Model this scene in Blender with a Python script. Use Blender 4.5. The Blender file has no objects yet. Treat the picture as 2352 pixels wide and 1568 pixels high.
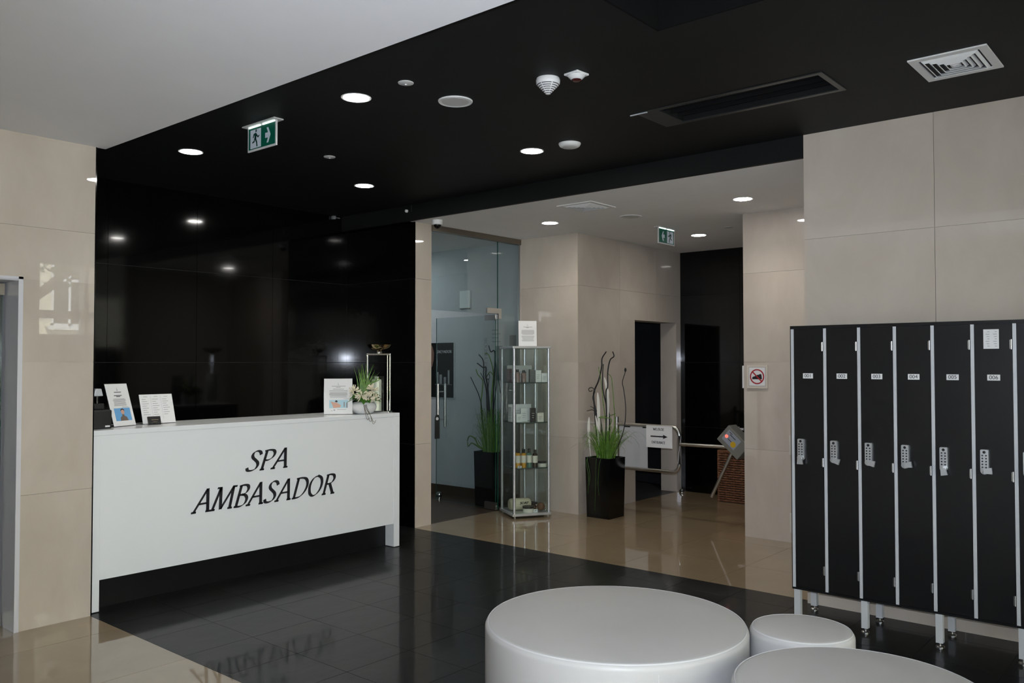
import bpy, bmesh, math, random
from mathutils import Vector, Matrix
random.seed(7)
D = bpy.data
scene = bpy.context.scene
C = scene.collection
R = math.radians

# ------------------------------------------------------------------ camera
FPX = 1945.04
YAW, PIT, ROL = R(40.411), R(1.464), R(-0.033)
CAMZ = 1.6
cam_d = D.cameras.new('camera'); cam = D.objects.new('camera', cam_d); C.objects.link(cam)
cam_d.sensor_width = 36.0; cam_d.sensor_fit = 'HORIZONTAL'
cam_d.lens = 36.0 * FPX / 2352.0
cam_d.clip_start = 0.02; cam_d.clip_end = 200
fw = Vector((math.cos(YAW), math.sin(YAW), 0)); rt = Vector((math.sin(YAW), -math.cos(YAW), 0)); up = Vector((0, 0, 1))
f2 = fw * math.cos(PIT) + up * math.sin(PIT); u2 = up * math.cos(PIT) - fw * math.sin(PIT)
r3 = rt * math.cos(ROL) + u2 * math.sin(ROL); u3 = u2 * math.cos(ROL) - rt * math.sin(ROL)
m = Matrix((r3, u3, -f2)).transposed().to_4x4(); m.translation = (0, 0, CAMZ)
cam.matrix_world = m
scene.camera = cam

# ------------------------------------------------------------------ world, sun, daylight, flash, exposure
WORLD_STRENGTH = 2.35
SUN_STRENGTH = 22.0
FLASH_W = 480.0
DOWNLIGHT_W = 2.4
CORRIDOR_W = 3.0
EXPOSURE = 0.0
w = D.worlds.new('world'); scene.world = w; w.use_nodes = True
bg = w.node_tree.nodes['Background']
bg.inputs['Color'].default_value = (0.58, 0.84, 1.52, 1); bg.inputs['Strength'].default_value = WORLD_STRENGTH
def lamp(name, kind, loc, energy, col=(1, 1, 1), target=None, rot=None, **kw):
    l = D.lights.new(name, kind); l.energy = energy; l.color = col
    for k, v in kw.items(): setattr(l, k, v)
    o = D.objects.new(name, l); C.objects.link(o); o.location = loc
    if target is not None: o.rotation_euler = (Vector(target) - Vector(loc)).to_track_quat('-Z', 'Y').to_euler()
    if rot is not None: o.rotation_euler = rot
    return o
# the sun stands behind this building and lights the house across the street
lamp('sun', 'SUN', (0, 30, 30), SUN_STRENGTH, (1, .93, .82), target=(6, 0, -2), angle=R(.6))
# daylight portals in the glazing behind the photographer
def portal(name, x0, x1, z0, z1, y):
    o = lamp(name, 'AREA', ((x0 + x1) / 2, y, (z0 + z1) / 2), 1.0, rot=(R(90), 0, 0), shape='RECTANGLE', size=x1 - x0, size_y=z1 - z0)
    o.data.cycles.is_portal = True
    return o
portal('daylight_portal_entrance', -2.8, 4.4, .05, 2.85, -2.28)
portal('daylight_portal_window', 4.94, 5.58, 2.03, 3.08, -2.28)
# the camera's own flash, on top of the body
fl = lamp('camera_flash', 'SPOT', tuple(Vector((0, 0, CAMZ)) + u3 * .11 + f2 * .03), FLASH_W, (.85, .93, 1.08), spot_size=R(92), spot_blend=.9, shadow_soft_size=.025)
fl.rotation_euler = f2.to_track_quat('-Z', 'Y').to_euler()
vs = scene.view_settings
vs.view_transform = 'Standard'; vs.look = 'None'; vs.exposure = EXPOSURE; vs.gamma = 1.0; vs.use_curve_mapping = False

# ------------------------------------------------------------------ materials
def lin(r, g, b):
    def f(c):
        c /= 255.0
        return c / 12.92 if c <= .04045 else ((c + .055) / 1.055) ** 2.4
    return (f(r), f(g), f(b), 1)
MATS = {}
def mat(name, col, rough=.5, metal=0., spec=.5, emit=None, es=0., coat=0., alpha=1.):
    if name in MATS: return MATS[name]
    mt = D.materials.new(name); mt.use_nodes = True
    b = mt.node_tree.nodes['Principled BSDF']
    if len(col) == 3: col = (*col, 1)
    b.inputs['Base Color'].default_value = col; b.inputs['Roughness'].default_value = rough
    b.inputs['Metallic'].default_value = metal; b.inputs['Specular IOR Level'].default_value = spec
    b.inputs['Coat Weight'].default_value = coat; b.inputs['Alpha'].default_value = alpha
    if emit: b.inputs['Emission Color'].default_value = (*emit[:3], 1); b.inputs['Emission Strength'].default_value = es
    mt.diffuse_color = col
    MATS[name] = mt
    return mt
def nodes(mt): return mt.node_tree.nodes, mt.node_tree.links, mt.node_tree.nodes['Principled BSDF']
def vary(mt, c1, c2, scale=3., stretch=(1, 1, 1), detail=6., rough_n=.6, lo=.3, hi=.7, bump=0., bscale=None, tile=.0, fleck=None):
    """noise between two colours in world position; optional bump; optional small shift of value from piece to piece"""
    N, L, b = nodes(mt)
    geo = N.new('ShaderNodeNewGeometry'); mp = N.new('ShaderNodeMapping'); mp.inputs['Scale'].default_value = stretch
    L.new(geo.outputs['Position'], mp.inputs['Vector'])
    oi = N.new('ShaderNodeObjectInfo'); ml = N.new('ShaderNodeMath'); ml.operation = 'MULTIPLY'; ml.inputs[1].default_value = 40
    L.new(oi.outputs['Random'], ml.inputs[0])
    cb = N.new('ShaderNodeCombineXYZ'); L.new(ml.outputs[0], cb.inputs['X']); L.new(ml.outputs[0], cb.inputs['Y'])
    if tile: L.new(cb.outputs[0], mp.inputs['Location'])
    nz = N.new('ShaderNodeTexNoise'); nz.inputs['Scale'].default_value = scale; nz.inputs['Detail'].default_value = detail
    nz.inputs['Roughness'].default_value = rough_n; nz.inputs['Distortion'].default_value = .6
    L.new(mp.outputs[0], nz.inputs['Vector'])
    cr = N.new('ShaderNodeValToRGB'); e = cr.color_ramp.elements
    e[0].position = lo; e[0].color = c1; e[1].position = hi; e[1].color = c2
    L.new(nz.outputs['Fac'], cr.inputs['Fac'])
    out = cr.outputs['Color']
    if tile:
        hs = N.new('ShaderNodeHueSaturation'); ma = N.new('ShaderNodeMapRange')
        ma.inputs['To Min'].default_value = 1 - tile; ma.inputs['To Max'].default_value = 1 + tile
        L.new(oi.outputs['Random'], ma.inputs['Value']); L.new(ma.outputs[0], hs.inputs['Value']); L.new(out, hs.inputs['Color']); out = hs.outputs['Color']
    if fleck:
        vo = N.new('ShaderNodeTexVoronoi'); vo.inputs['Scale'].default_value = fleck[0]; L.new(geo.outputs['Position'], vo.inputs['Vector'])
        lt = N.new('ShaderNodeMath'); lt.operation = 'LESS_THAN'; lt.inputs[1].default_value = fleck[1]; L.new(vo.outputs['Distance'], lt.inputs[0])
        wn = N.new('ShaderNodeMath'); wn.operation = 'MULTIPLY'; L.new(lt.outputs[0], wn.inputs[0])
        n2 = N.new('ShaderNodeTexNoise'); n2.inputs['Scale'].default_value = 9; L.new(geo.outputs['Position'], n2.inputs['Vector'])
        gt = N.new('ShaderNodeMath'); gt.operation = 'GREATER_THAN'; gt.inputs[1].default_value = .56; L.new(n2.outputs['Fac'], gt.inputs[0]); L.new(gt.outputs[0], wn.inputs[1])
        mx = N.new('ShaderNodeMixRGB'); mx.inputs['Color2'].default_value = fleck[2]; L.new(wn.outputs[0], mx.inputs['Fac']); L.new(out, mx.inputs['Color1']); out = mx.outputs['Color']
    L.new(out, b.inputs['Base Color'])
    if bump:
        n3 = N.new('ShaderNodeTexNoise'); n3.inputs['Scale'].default_value = bscale or scale * 6; n3.inputs['Detail'].default_value = 3
        L.new(geo.outputs['Position'], n3.inputs['Vector'])
        bp = N.new('ShaderNodeBump'); bp.inputs['Strength'].default_value = bump; bp.inputs['Distance'].default_value = .01
        L.new(n3.outputs['Fac'], bp.inputs['Height']); L.new(bp.outputs['Normal'], b.inputs['Normal'])
    return mt
def coat(mt, wgt, rough):
    b = mt.node_tree.nodes['Principled BSDF']; b.inputs['Coat Weight'].default_value = wgt; b.inputs['Coat Roughness'].default_value = rough
beige = vary(mat('beige_polished_stone', (.6, .52, .44), .3, spec=.15), (.50, .435, .365, 1), (.62, .555, .48, 1), 2.2, (1, 1, .55), 8, .62, .25, .75, tile=.02)
beige_f = vary(mat('beige_floor_stone', (.5, .4, .3), .3, spec=.2), (.26, .192, .115, 1), (.32, .24, .15, 1), 3., (1, 1, 1), 7, .6, .25, .75, tile=.03)
black = vary(mat('black_polished_granite', (.006, .006, .006), .06, spec=.34), (.001, .001, .001, 1), (.003, .003, .0028, 1), 12, tile=.1, fleck=(55, .08, (.03, .027, .021, 1)))
black_f = vary(mat('black_floor_tile', (.02, .02, .02), .4, spec=.08), (.008, .0085, .0085, 1), (.016, .0165, .016, 1), 4., (1, 3, 1), 7, tile=.12, bump=.05, bscale=14)
black.node_tree.nodes['Principled BSDF'].inputs['Roughness'].default_value = .075; coat(black, .1, .01); coat(beige, 1., .006); beige.node_tree.nodes['Principled BSDF'].inputs['Coat IOR'].default_value = 1.62; coat(beige_f, 1., .035); coat(black_f, .33, .075)
grout_b = mat('pale_grout', (.5, .45, .38), .8)
grout_f = mat('brown_grout', (.22, .17, .11), .8)
grout_k = mat('dark_grout', (.05, .05, .05), .6)
white_c = vary(mat('white_ceiling_paint', (.75, .75, .76), .85, spec=.2), (.86, .86, .88, 1), (.89, .89, .91, 1), 2)
low_c = vary(mat('corridor_ceiling_paint', (.7, .69, .67), .8, spec=.2), (.86, .85, .84, 1), (.89, .88, .87, 1), 3)
black_c = vary(mat('black_ceiling_paint', (.02, .021, .02), .6, spec=.2), (.0075, .008, .0078, 1), (.0095, .0102, .0099, 1), 3)
black_d = mat('black_void', (.006, .006, .006), .9, spec=.1)
plaster = vary(mat('grey_plaster', (.5, .53, .54), .7, spec=.3), (.47, .50, .51, 1), (.52, .55, .56, 1), 4)
dark_wall = vary(mat('dark_grey_wall', (.03, .03, .032), .4), (.025, .025, .027, 1), (.04, .04, .042, 1), 4)
wood_f = vary(mat('dark_wood_floor', (.05, .03, .02), .35), (.035, .022, .014, 1), (.075, .048, .03, 1), 6, (1, 8, 1))
white_g = mat('white_lacquer', (.82, .845, .86), .22, spec=.5)
white_p = mat('white_plastic', (.78, .78, .77), .4)
grille_w = mat('pale_grey_grille', (.6, .6, .58), .5)
off_w = mat('off_white_plastic', (.62, .60, .54), .45)
leather = vary(mat('white_leatherette', (.66, .65, .64), .42, spec=.4), (.50, .495, .485, 1), (.54, .535, .525, 1), 1.6, bump=.02, bscale=120)
seam_m = mat('white_seam', (.60, .60, .60), .5)
lens_on = mat('lit_lens', (1, 1, 1), .5, emit=(1, .97, .92), es=85.)
chrome = mat('chrome', (.85, .85, .86), .06, 1.)
steel = mat('brushed_steel', (.55, .54, .52), .28, 1.)
steel_d = mat('bronze_steel', (.26, .23, .19), .35, 1.)
alu = mat('matt_aluminium', (.62, .64, .66), .35, .75)
alu_l = mat('pale_aluminium', (.58, .60, .62), .45, .2)
frame_w = mat('grey_white_frame', (.50, .50, .53), .4)
lk_blk = mat('black_laminate', (.008, .008, .0085), .32, spec=.4)
lk_body = mat('locker_carcass', (.02, .02, .021), .6)
blk_pl = mat('black_plastic', (.012, .012, .013), .35)
blk_gl = mat('black_gloss', (.004, .004, .004), .12, spec=.5)
ink = mat('black_ink', (.012, .012, .016), .5)
grey_ink = mat('grey_ink', (.28, .28, .29), .7)
paper = mat('white_paper', (.78, .78, .78), .7, spec=.2)
green_s = mat('exit_green', (.0, .05, .035), .35)
green_on = mat('exit_green_lit', (.0, .085, .05), .35, emit=(.0, .45, .28), es=.03)
white_on = mat('exit_white_lit', (.6, .66, .74), .35, emit=(.8, .9, 1), es=.05)
strip_on = mat('exit_lamp_strip', (1, 1, 1), .4, emit=(.85, 1, .95), es=4)
red = mat('sign_red', lin(170, 30, 38), .4)
redled = mat('red_lamp', (.8, .05, .04), .3, emit=(1, .12, .08), es=2.)
yellow = mat('sign_yellow', lin(205, 165, 30), .4)
blue = mat('sign_blue', lin(40, 60, 120), .4)
skyblue = mat('print_blue', lin(105, 165, 215), .5)
pale_blue = mat('print_pale_blue', lin(165, 200, 212), .5)
skin = mat('print_skin', lin(205, 160, 140), .6)
hairm = mat('print_dark_hair', lin(50, 42, 40), .6)
tunic = mat('print_brown', lin(110, 95, 85), .6)
branch_m = mat('dark_twig', (.012, .011, .012), .6)
g_grass = vary(mat('green_grass', (.12, .25, .03), .5), (.06, .16, .015, 1), (.17, .33, .04, 1), 30)
g_leaf = vary(mat('green_leaf', (.06, .2, .02), .4), (.03, .12, .01, 1), (.10, .28, .03, 1), 25)
g_dark = mat('dark_green_leaf', (.02, .07, .015), .5)
feather = mat('white_reed', (.72, .70, .64), .6)
petal = mat('cream_petal', (.78, .72, .56), .6)
root_m = mat('brown_root', (.16, .13, .08), .7)
wick = vary(mat('wicker', (.11, .04, .015), .6), (.09, .03, .012, 1), (.24, .10, .04, 1), 30)
wax = mat('cream_wax', (.75, .71, .62), .5)
brass = mat('dark_brass', (.42, .33, .2), .15, 1.)
amber = mat('amber_bottle', (.55, .26, .02), .2)
teal = mat('teal_bottle', (.10, .20, .15), .2)
brown = mat('brown_bottle', (.04, .018, .012), .2)
cream = mat('cream_soap', (.68, .63, .45), .5)
pinkbrown = mat('mauve_jar', (.22, .15, .14), .3)
ballbrown = mat('brown_ball', (.14, .06, .03), .6)
card_y = mat('kraft_card', (.35, .28, .18), .6)
facade_m = vary(mat('cream_render', (.75, .64, .42), .8), (.68, .625, .48, 1), (.75, .695, .55, 1), 3)
asphalt = mat('paving', (.45, .45, .44), .8)
bark = mat('bark', (.08, .06, .045), .8)
wall_o = mat('pale_wall_paint', (.62, .6, .57), .7)
def glass_mat(name, tint, gloss=1.0):
    mt = D.materials.new(name); mt.use_nodes = True; N = mt.node_tree.nodes; L = mt.node_tree.links; N.clear()
    o = N.new('ShaderNodeOutputMaterial'); mx = N.new('ShaderNodeMixShader'); t = N.new('ShaderNodeBsdfTransparent'); g = N.new('ShaderNodeBsdfGlossy'); fr = N.new('ShaderNodeFresnel')
    gb_ = N.new('ShaderNodeNewGeometry'); mr = N.new('ShaderNodeMapRange'); mr.inputs['To Min'].default_value = 1.45; mr.inputs['To Max'].default_value = 1 / 1.45
    L.new(gb_.outputs['Backfacing'], mr.inputs['Value']); L.new(mr.outputs[0], fr.inputs['IOR']); t.inputs['Color'].default_value = (*tint, 1); g.inputs['Roughness'].default_value = .01
    g.inputs['Color'].default_value = (gloss, gloss, gloss, 1)
    L.new(fr.outputs[0], mx.inputs[0]); L.new(t.outputs[0], mx.inputs[1]); L.new(g.outputs[0], mx.inputs[2]); L.new(mx.outputs[0], o.inputs[0])
    MATS[name] = mt
    return mt
glass = glass_mat('clear_glass', (.93, .965, .95))
glass_room = glass_mat('grey_tinted_glass', (.86, .90, .90))
glass_e = mat('green_glass_edge', (.01, .09, .06), .15)
acryl = glass_mat('clear_acrylic', (.96, .96, .96))

# ------------------------------------------------------------------ mesh helpers
def cr(pts, n=6):
    """Catmull-Rom through points"""
    P = [Vector(p) for p in pts]
    if len(P) < 3: return P
    out = []
    for i in range(len(P) - 1):
        a = P[i - 1] if i else P[0] * 2 - P[1]; b = P[i]; c = P[i + 1]; d = P[i + 2] if i + 2 < len(P) else P[-1] * 2 - P[-2]
        for k in range(n):
            t = k / n
            out.append(.5 * ((2 * b) + (c - a) * t + (2 * a - 5 * b + 4 * c - d) * t * t + (3 * b - a - 3 * c + d) * t ** 3))
    out.append(P[-1]); return out
class MB:
    def __init__(s): s.v = []; s.f = []; s.m = []
    def face(s, idx, m=0): s.f.append(tuple(idx)); s.m.append(m)
    def box(s, x0, x1, y0, y1, z0, z1, m=0, T=None):
        x0, x1 = min(x0, x1), max(x0, x1); y0, y1 = min(y0, y1), max(y0, y1); z0, z1 = min(z0, z1), max(z0, z1)
        n = len(s.v); P = [(x0, y0, z0), (x1, y0, z0), (x1, y1, z0), (x0, y1, z0), (x0, y0, z1), (x1, y0, z1), (x1, y1, z1), (x0, y1, z1)]
        if T is not None: P = [tuple(T @ Vector(p)) for p in P]
        s.v += P
        for q in ((0, 3, 2, 1), (4, 5, 6, 7), (0, 1, 5, 4), (1, 2, 6, 5), (2, 3, 7, 6), (3, 0, 4, 7)): s.face([n + i for i in q], m)
        return s
    def tube(s, pts, r, n=8, m=0, caps=True):
        P = [Vector(p) for p in pts]; k = len(P); rr = r if isinstance(r, (list, tuple)) else [r] * k
        if len(rr) != k: rr = [rr[0] + (rr[-1] - rr[0]) * i / (k - 1) for i in range(k)]
        base = len(s.v); ref = None
        for i, p in enumerate(P):
            t = (P[min(i + 1, k - 1)] - P[max(i - 1, 0)])
            t = t.normalized() if t.length > 1e-9 else Vector((0, 0, 1))
            if ref is None: ref = Vector((0, 0, 1)) if abs(t.z) < .9 else Vector((1, 0, 0))
            a = t.cross(ref)
            if a.length < 1e-5: a = t.cross(Vector((.3, .5, .8)))
            a.normalize(); b = t.cross(a).normalized(); ref = -t.cross(a) if False else b.cross(t) * 0 + ref
            for j in range(n):
                an = 2 * math.pi * j / n; s.v.append(tuple(p + a * (rr[i] * math.cos(an)) + b * (rr[i] * math.sin(an))))
        for i in range(k - 1):
            for j in range(n):
                j2 = (j + 1) % n; s.face((base + i * n + j, base + i * n + j2, base + (i + 1) * n + j2, base + (i + 1) * n + j), m)
        if caps:
            s.face([base + j for j in range(n)][::-1], m); s.face([base + (k - 1) * n + j for j in range(n)], m)
        return s
    def lathe(s, prof, n=32, c=(0, 0, 0), m=0, axis='Z', T=None):
        base = len(s.v); k = len(prof)
        for r, z in prof:
            for j in range(n):
                a = 2 * math.pi * j / n; p = Vector((r * math.cos(a), r * math.sin(a), z))
                if axis == 'X': p = Vector((p.z, p.x, p.y))
                if axis == 'Y': p = Vector((p.x, p.z, p.y))
                p += Vector(c)
                s.v.append(tuple(T @ p if T is not None else p))
        for i in range(k - 1):
            for j in range(n):
                j2 = (j + 1) % n; s.face((base + i * n + j, base + i * n + j2, base + (i + 1) * n + j2, base + (i + 1) * n + j), m)
        if prof[0][0] > 1e-6: s.face([base + j for j in range(n)][::-1], m)
        if prof[-1][0] > 1e-6: s.face([base + (k - 1) * n + j for j in range(n)], m)
        return s
    def ball(s, c, rx, ry=None, rz=None, n=14, k=8, m=0):
        ry = ry or rx; rz = rz or rx; base = len(s.v)
        for i in range(k + 1):
            ph = math.pi * i / k
            for j in range(n):
                a = 2 * math.pi * j / n; s.v.append((c[0] + rx * math.sin(ph) * math.cos(a), c[1] + ry * math.sin(ph) * math.sin(a), c[2] - rz * math.cos(ph)))
        for i in range(k):
            for j in range(n):
                j2 = (j + 1) % n; s.face((base + i * n + j, base + i * n + j2, base + (i + 1) * n + j2, base + (i + 1) * n + j), m)
        return s
    def prism(s, poly, O, U, V, t, m=0):
        """polygon in the (U,V) plane at O, thickness t along U x V"""
        O = Vector(O); U = Vector(U); V = Vector(V); N = U.cross(V).normalized(); n = len(poly); b = len(s.v)
        ar = sum(poly[i][0] * poly[(i + 1) % n][1] - poly[(i + 1) % n][0] * poly[i][1] for i in range(n))
        if ar < 0: poly = poly[::-1]
        for q in (0, t):
            for p in poly: s.v.append(tuple(O + U * p[0] + V * p[1] + N * q))
        s.face([b + n + i for i in range(n)], m); s.face([b + i for i in range(n)][::-1], m)
        for i in range(n):
            j = (i + 1) % n; s.face((b + i, b + j, b + n + j, b + n + i), m)
        return s
    def rect(s, u0, u1, v0, v1, O, U, V, t, m=0): return s.prism([(u0, v0), (u1, v0), (u1, v1), (u0, v1)], O, U, V, t, m)
    def ribbon(s, pts, widths, side, m=0):
        """flat blade along pts"""
        P = [Vector(p) for p in pts]; b = len(s.v); k = len(P); side = Vector(side).normalized()
        for i, p in enumerate(P):
            ww = widths[i] if isinstance(widths, (list, tuple)) else widths
            s.v.append(tuple(p - side * ww / 2)); s.v.append(tuple(p + side * ww / 2))
        for i in range(k - 1): s.face((b + 2 * i, b + 2 * i + 1, b + 2 * i + 3, b + 2 * i + 2), m)
        return s
    def mesh(s, name, mats, smooth=False):
        me = D.meshes.new(name); me.from_pydata(s.v, [], s.f)
        for x in (mats if isinstance(mats, (list, tuple)) else [mats]): me.materials.append(x)
        me.polygons.foreach_set('material_index', s.m)
        if smooth:
            me.shade_smooth(); me.set_sharp_from_angle(angle=R(38))
        me.update(); return me
    def build(s, name, mats, parent=None, smooth=False, bevel=0, loc=None, seg=2):
        o = D.objects.new(name, s.mesh(name, mats, smooth)); C.objects.link(o)
        if parent is not None: o.parent = parent
        if loc is not None: o.location = loc
        if name == 'printed_text': o['kind'] = 'stuff'
        if bevel:
            bv = o.modifiers.new('bevel', 'BEVEL'); bv.width = bevel; bv.segments = seg; bv.limit_method = 'ANGLE'; bv.angle_limit = R(40)
        return o
def tag(o, label, cat, group=None):
    o['label'] = label; o['category'] = cat
    if group: o['group'] = group
    return o
def thing(name, label, cat, loc=(0, 0, 0), rz=0., group=None):
    o = D.objects.new(name, None); C.objects.link(o); o.empty_display_size = .05
    o.location = loc; o.rotation_euler = (0, 0, rz)
    return tag(o, label, cat, group)
def struct(o): o['kind'] = 'structure'; return o
def obj(name, me, parent=None, loc=(0, 0, 0), rot=None):
    o = D.objects.new(name, me); C.objects.link(o); o.location = loc
    if rot is not None: o.rotation_euler = rot
    if parent is not None: o.parent = parent
    return o

# ------------------------------------------------------------------ tiling
TILE = {}
def subtract(rects, h):
    out = []
    for a0, a1, b0, b1 in rects:
        h0, h1, k0, k1 = h
        if h1 <= a0 or h0 >= a1 or k1 <= b0 or k0 >= b1: out.append((a0, a1, b0, b1)); continue
        if k0 > b0: out.append((a0, a1, b0, k0))
        if k1 < b1: out.append((a0, a1, k1, b1))
        lo, hi = max(b0, k0), min(b1, k1)
        if h0 > a0: out.append((a0, h0, lo, hi))
        if h1 < a1: out.append((h1, a1, lo, hi))
    return out
def cuts(a0, a1, start, step):
    k = math.ceil((a0 - start) / step - 1e-6); L = [a0]; x = start + k * step
    while x < a1 - .02:
        if x > a0 + .02: L.append(x)
        x += step
    return L + [a1]
def tile_plane(parent, ax, sgn, pos, A, B, material, holes=(), gap=.003, t=.01, name='tile'):
    """tiles on the plane ax=pos; their faces look along sgn*ax. A, B = lists of cuts along the other two axes (x,y,z order)"""
    for i in range(len(A) - 1):
        for j in range(len(B) - 1):
            rs = [(A[i] + (gap / 2 if i else 0), A[i + 1] - (gap / 2 if i < len(A) - 2 else 0), B[j] + (gap / 2 if j else 0), B[j + 1] - (gap / 2 if j < len(B) - 2 else 0))]
            for h in holes: rs = subtract(rs, h)
            for a0, a1, b0, b1 in rs:
                if a1 - a0 < .006 or b1 - b0 < .006: continue
                key = (ax, round(a1 - a0, 4), round(b1 - b0, 4), material.name)
                if key not in TILE:
                    x, y = key[1] / 2, key[2] / 2; q = MB()
                    if ax == 'X': q.box(-t / 2, t / 2, -x, x, -y, y)
                    elif ax == 'Y': q.box(-x, x, -t / 2, t / 2, -y, y)
                    else: q.box(-x, x, -y, y, -t / 2, t / 2)
                    TILE[key] = q.mesh(name, material)
                ca, cb, c0 = (a0 + a1) / 2, (b0 + b1) / 2, pos - sgn * t / 2
                loc = {'X': (c0, ca, cb), 'Y': (ca, c0, cb), 'Z': (ca, cb, c0)}[ax]
                obj(name, TILE[key], parent, loc)
# key planes of the place (metres; the photographer stands at the origin)
XL, YL, HW, XW = 2.387, 5.545, 2.99, 2.452
HK, HL = 3.14, 2.987
YB, XC, YP = 7.136, 5.681, 6.088
XD, YE, XF, XG, YG = 7.296, 5.293, 9.49, 7.392, 3.464
XR, YR = 5.612, 2.189
YFAC = -2.2
XW0 = -3.0
T = .01
ZC = [0, .808, 1.608, 2.43]

# ------------------------------------------------------------------ floor
fl_o = struct(MB().box(XW0, 11.0, YFAC - .2, 9.2, -.12, -.010).build('floor', grout_f))
black_floor = struct(MB().box(XL, XC, YFAC, YB, -.0095, -.004).build('floor_black', grout_k))
Bx = cuts(XL, XC, 2.387, .4335); By = cuts(YFAC, YB, 1.36, .4335)
tile_plane(black_floor, 'Z', 1, 0, Bx, By, black_f, gap=.0025, t=.006)
lf = struct(MB().box(XW0, XL, YFAC, 5.83, -.0095, -.004).build('floor_beige', grout_f))
tile_plane(lf, 'Z', 1, 0, cuts(XW0, XL - .002, XL, .8), cuts(YFAC, 5.83, 5.15, .8), beige_f, t=.006, gap=.003)
rf = struct(MB().box(XC + .002, XF, 2.0, YP + .02, -.0095, -.004).build('floor_beige', grout_f))
tile_plane(rf, 'Z', 1, 0, cuts(XC + .002, XF, 6.33, .8), cuts(2.0, YP + .02, 4.53, .79), beige_f, t=.006, gap=.003,
           holes=[(XD, XF, YE + .001, 9)])
wf = struct(MB().box(5.9, XG + .1, YP + .02, 9.2, -.0095, -.004).build('floor_wood', wood_f))
k = 0
for x in cuts(5.9, XG + .1, 5.9, .19)[:-1]:
    k += 1
    tile_plane(wf, 'Z', 1, 0, [x, min(x + .19, XG + .1)], cuts(YP + .021, 9.2, YP + .4 * (k % 3), 1.2), wood_f, t=.006, gap=.002, name='plank')
wcf = struct(MB().box(8.0, 10.6, YE, 7.6, -.0095, -.001).build('floor_washroom', dark_wall))

# ------------------------------------------------------------------ walls
DW0, DW1, DZ = .9, 1.955, 2.109     # door in the left wall
wl = MB()
wl.box(XW0, DW0, YL + T, YL + .26, 0, HW + .3); wl.box(DW1, XL, YL + T, YL + .26, 0, HW + .3); wl.box(DW0, DW1, YL + T, YL + .26, DZ, HW + .3)
wl = struct(wl.build('wall_left', grout_b))
tile_plane(wl, 'Y', -1, YL, cuts(XW0, XL, XL, .8), ZC + [HW], beige, holes=[(DW0, DW1, -1, DZ)], gap=.002)
obj('corner_strip', MB().box(XL, XL + .008, YL, YL + .26, 0, HW).mesh('corner_strip', black), wl)
ws = struct(MB().box(2.13, XL + .0005, YL + .262, YB, 0, HK).build('wall_recess_side', black))
wb = struct(MB().box(XL, XC + .2, YB + T, YB + .2, 0, HK + .2).build('wall_back', grout_k))
tile_plane(wb, 'Y', -1, YB, cuts(XL, XC, 3.18, .797), ZC + [HK], black, gap=.003)
wn = struct(MB().box(XC + T, 5.905, YP + T, YB + .2, 0, HK + .2).build('wall_niche', grout_k))
tile_plane(wn, 'X', -1, XC, cuts(YP, YB - .001, 6.44, .8), ZC + [HK], black, gap=.003)
wp = struct(MB().box(XC + .0105, 5.909, YP + T, YP + .05, 0, HL).build('wall_pillar', grout_b))
tile_plane(wp, 'Y', -1, YP, [XC, 5.909], ZC + [HL], beige, gap=.002)
wd = struct(MB().box(XD + T, XG + .06, YE + T, YP + .04, 0, HL + .2).build('wall_corridor_end', grout_b))
tile_plane(wd, 'X', -1, XD, cuts(YE, YP + .03, YE, .8), ZC + [HL], beige, gap=.002)
EX0, EX1, EZ = 8.42, 9.382, 2.10
we = MB(); we.box(XD + .165, EX0, YE + T, YE + .225, 0, HL + .2); we.box(EX1 + T, XF + .2, YE + T, YE + .225, 0, HL + .2); we.box(EX0, EX1 + T, YE + T, YE + .225, EZ, HL + .2)
we = struct(we.build('wall_washroom', grout_b))
tile_plane(we, 'Y', -1, YE, cuts(XD + T, XF, 8.107, .8), ZC + [HL], beige, holes=[(EX0, EX1, -1, EZ)], gap=.002)
tile_plane(we, 'X', -1, EX1, [YE + T, YE + .225], [0, .808, 1.608, EZ], beige, gap=.002)
wfar = struct(MB().box(XF + T, XF + .15, 2.0, YE + .008, 0, HL + .2).build('wall_far', grout_k))
tile_plane(wfar, 'X', -1, XF, cuts(2.0, YE, YE, .8), ZC + [HL], black, gap=.003)
wg = struct(MB().box(XG + T, XG + .18, 2.0, YG, 0, HL + .2).build('wall_corridor_front', grout_b))
tile_plane(wg, 'X', -1, XG, cuts(2.0, YG, YG, .8), ZC + [HL], beige, gap=.002)
wr = struct(MB().box(XR + T, XR + .2, YFAC, YR, 0, HK + .2).build('wall_right', grout_b))
tile_plane(wr, 'X', -1, XR, cuts(YFAC, YR, 1.378, .8), ZC + [HK], beige, gap=.0025)
struct(MB().box(XR + .2, XF + .15, 1.9, 2.0, 0, HL + .2).build('wall_corridor_close', wall_o))
# room behind the glass and washroom
struct(MB().box(XG, XG + .06, YP + .04, 9.2, 0, HL + .2).build('wall_room_right', plaster))
struct(MB().box(5.85, 5.904, YB + .2, 9.2, 0, HL + .2).build('wall_room_left', plaster))
struct(MB().box(5.85, XG + .06, 9.2, 9.3, 0, HL + .2).build('wall_room_end', plaster))
struct(MB().box(10.4, 10.5, YE + .2, 7.6, 0, 2.6).build('wall_washroom_right', dark_wall))
struct(MB().box(8.0, 10.5, 7.5, 7.6, 0, 2.6).build('wall_washroom_back', dark_wall))
struct(MB().box(7.9, 8.0, YE + .23, 7.6, 0, 2.6).build('wall_washroom_left', dark_wall))
struct(MB().box(9.7, 10.4, YE + .2, YE + .26, 0, 2.6).build('wall_washroom_front', dark_wall))
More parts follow.
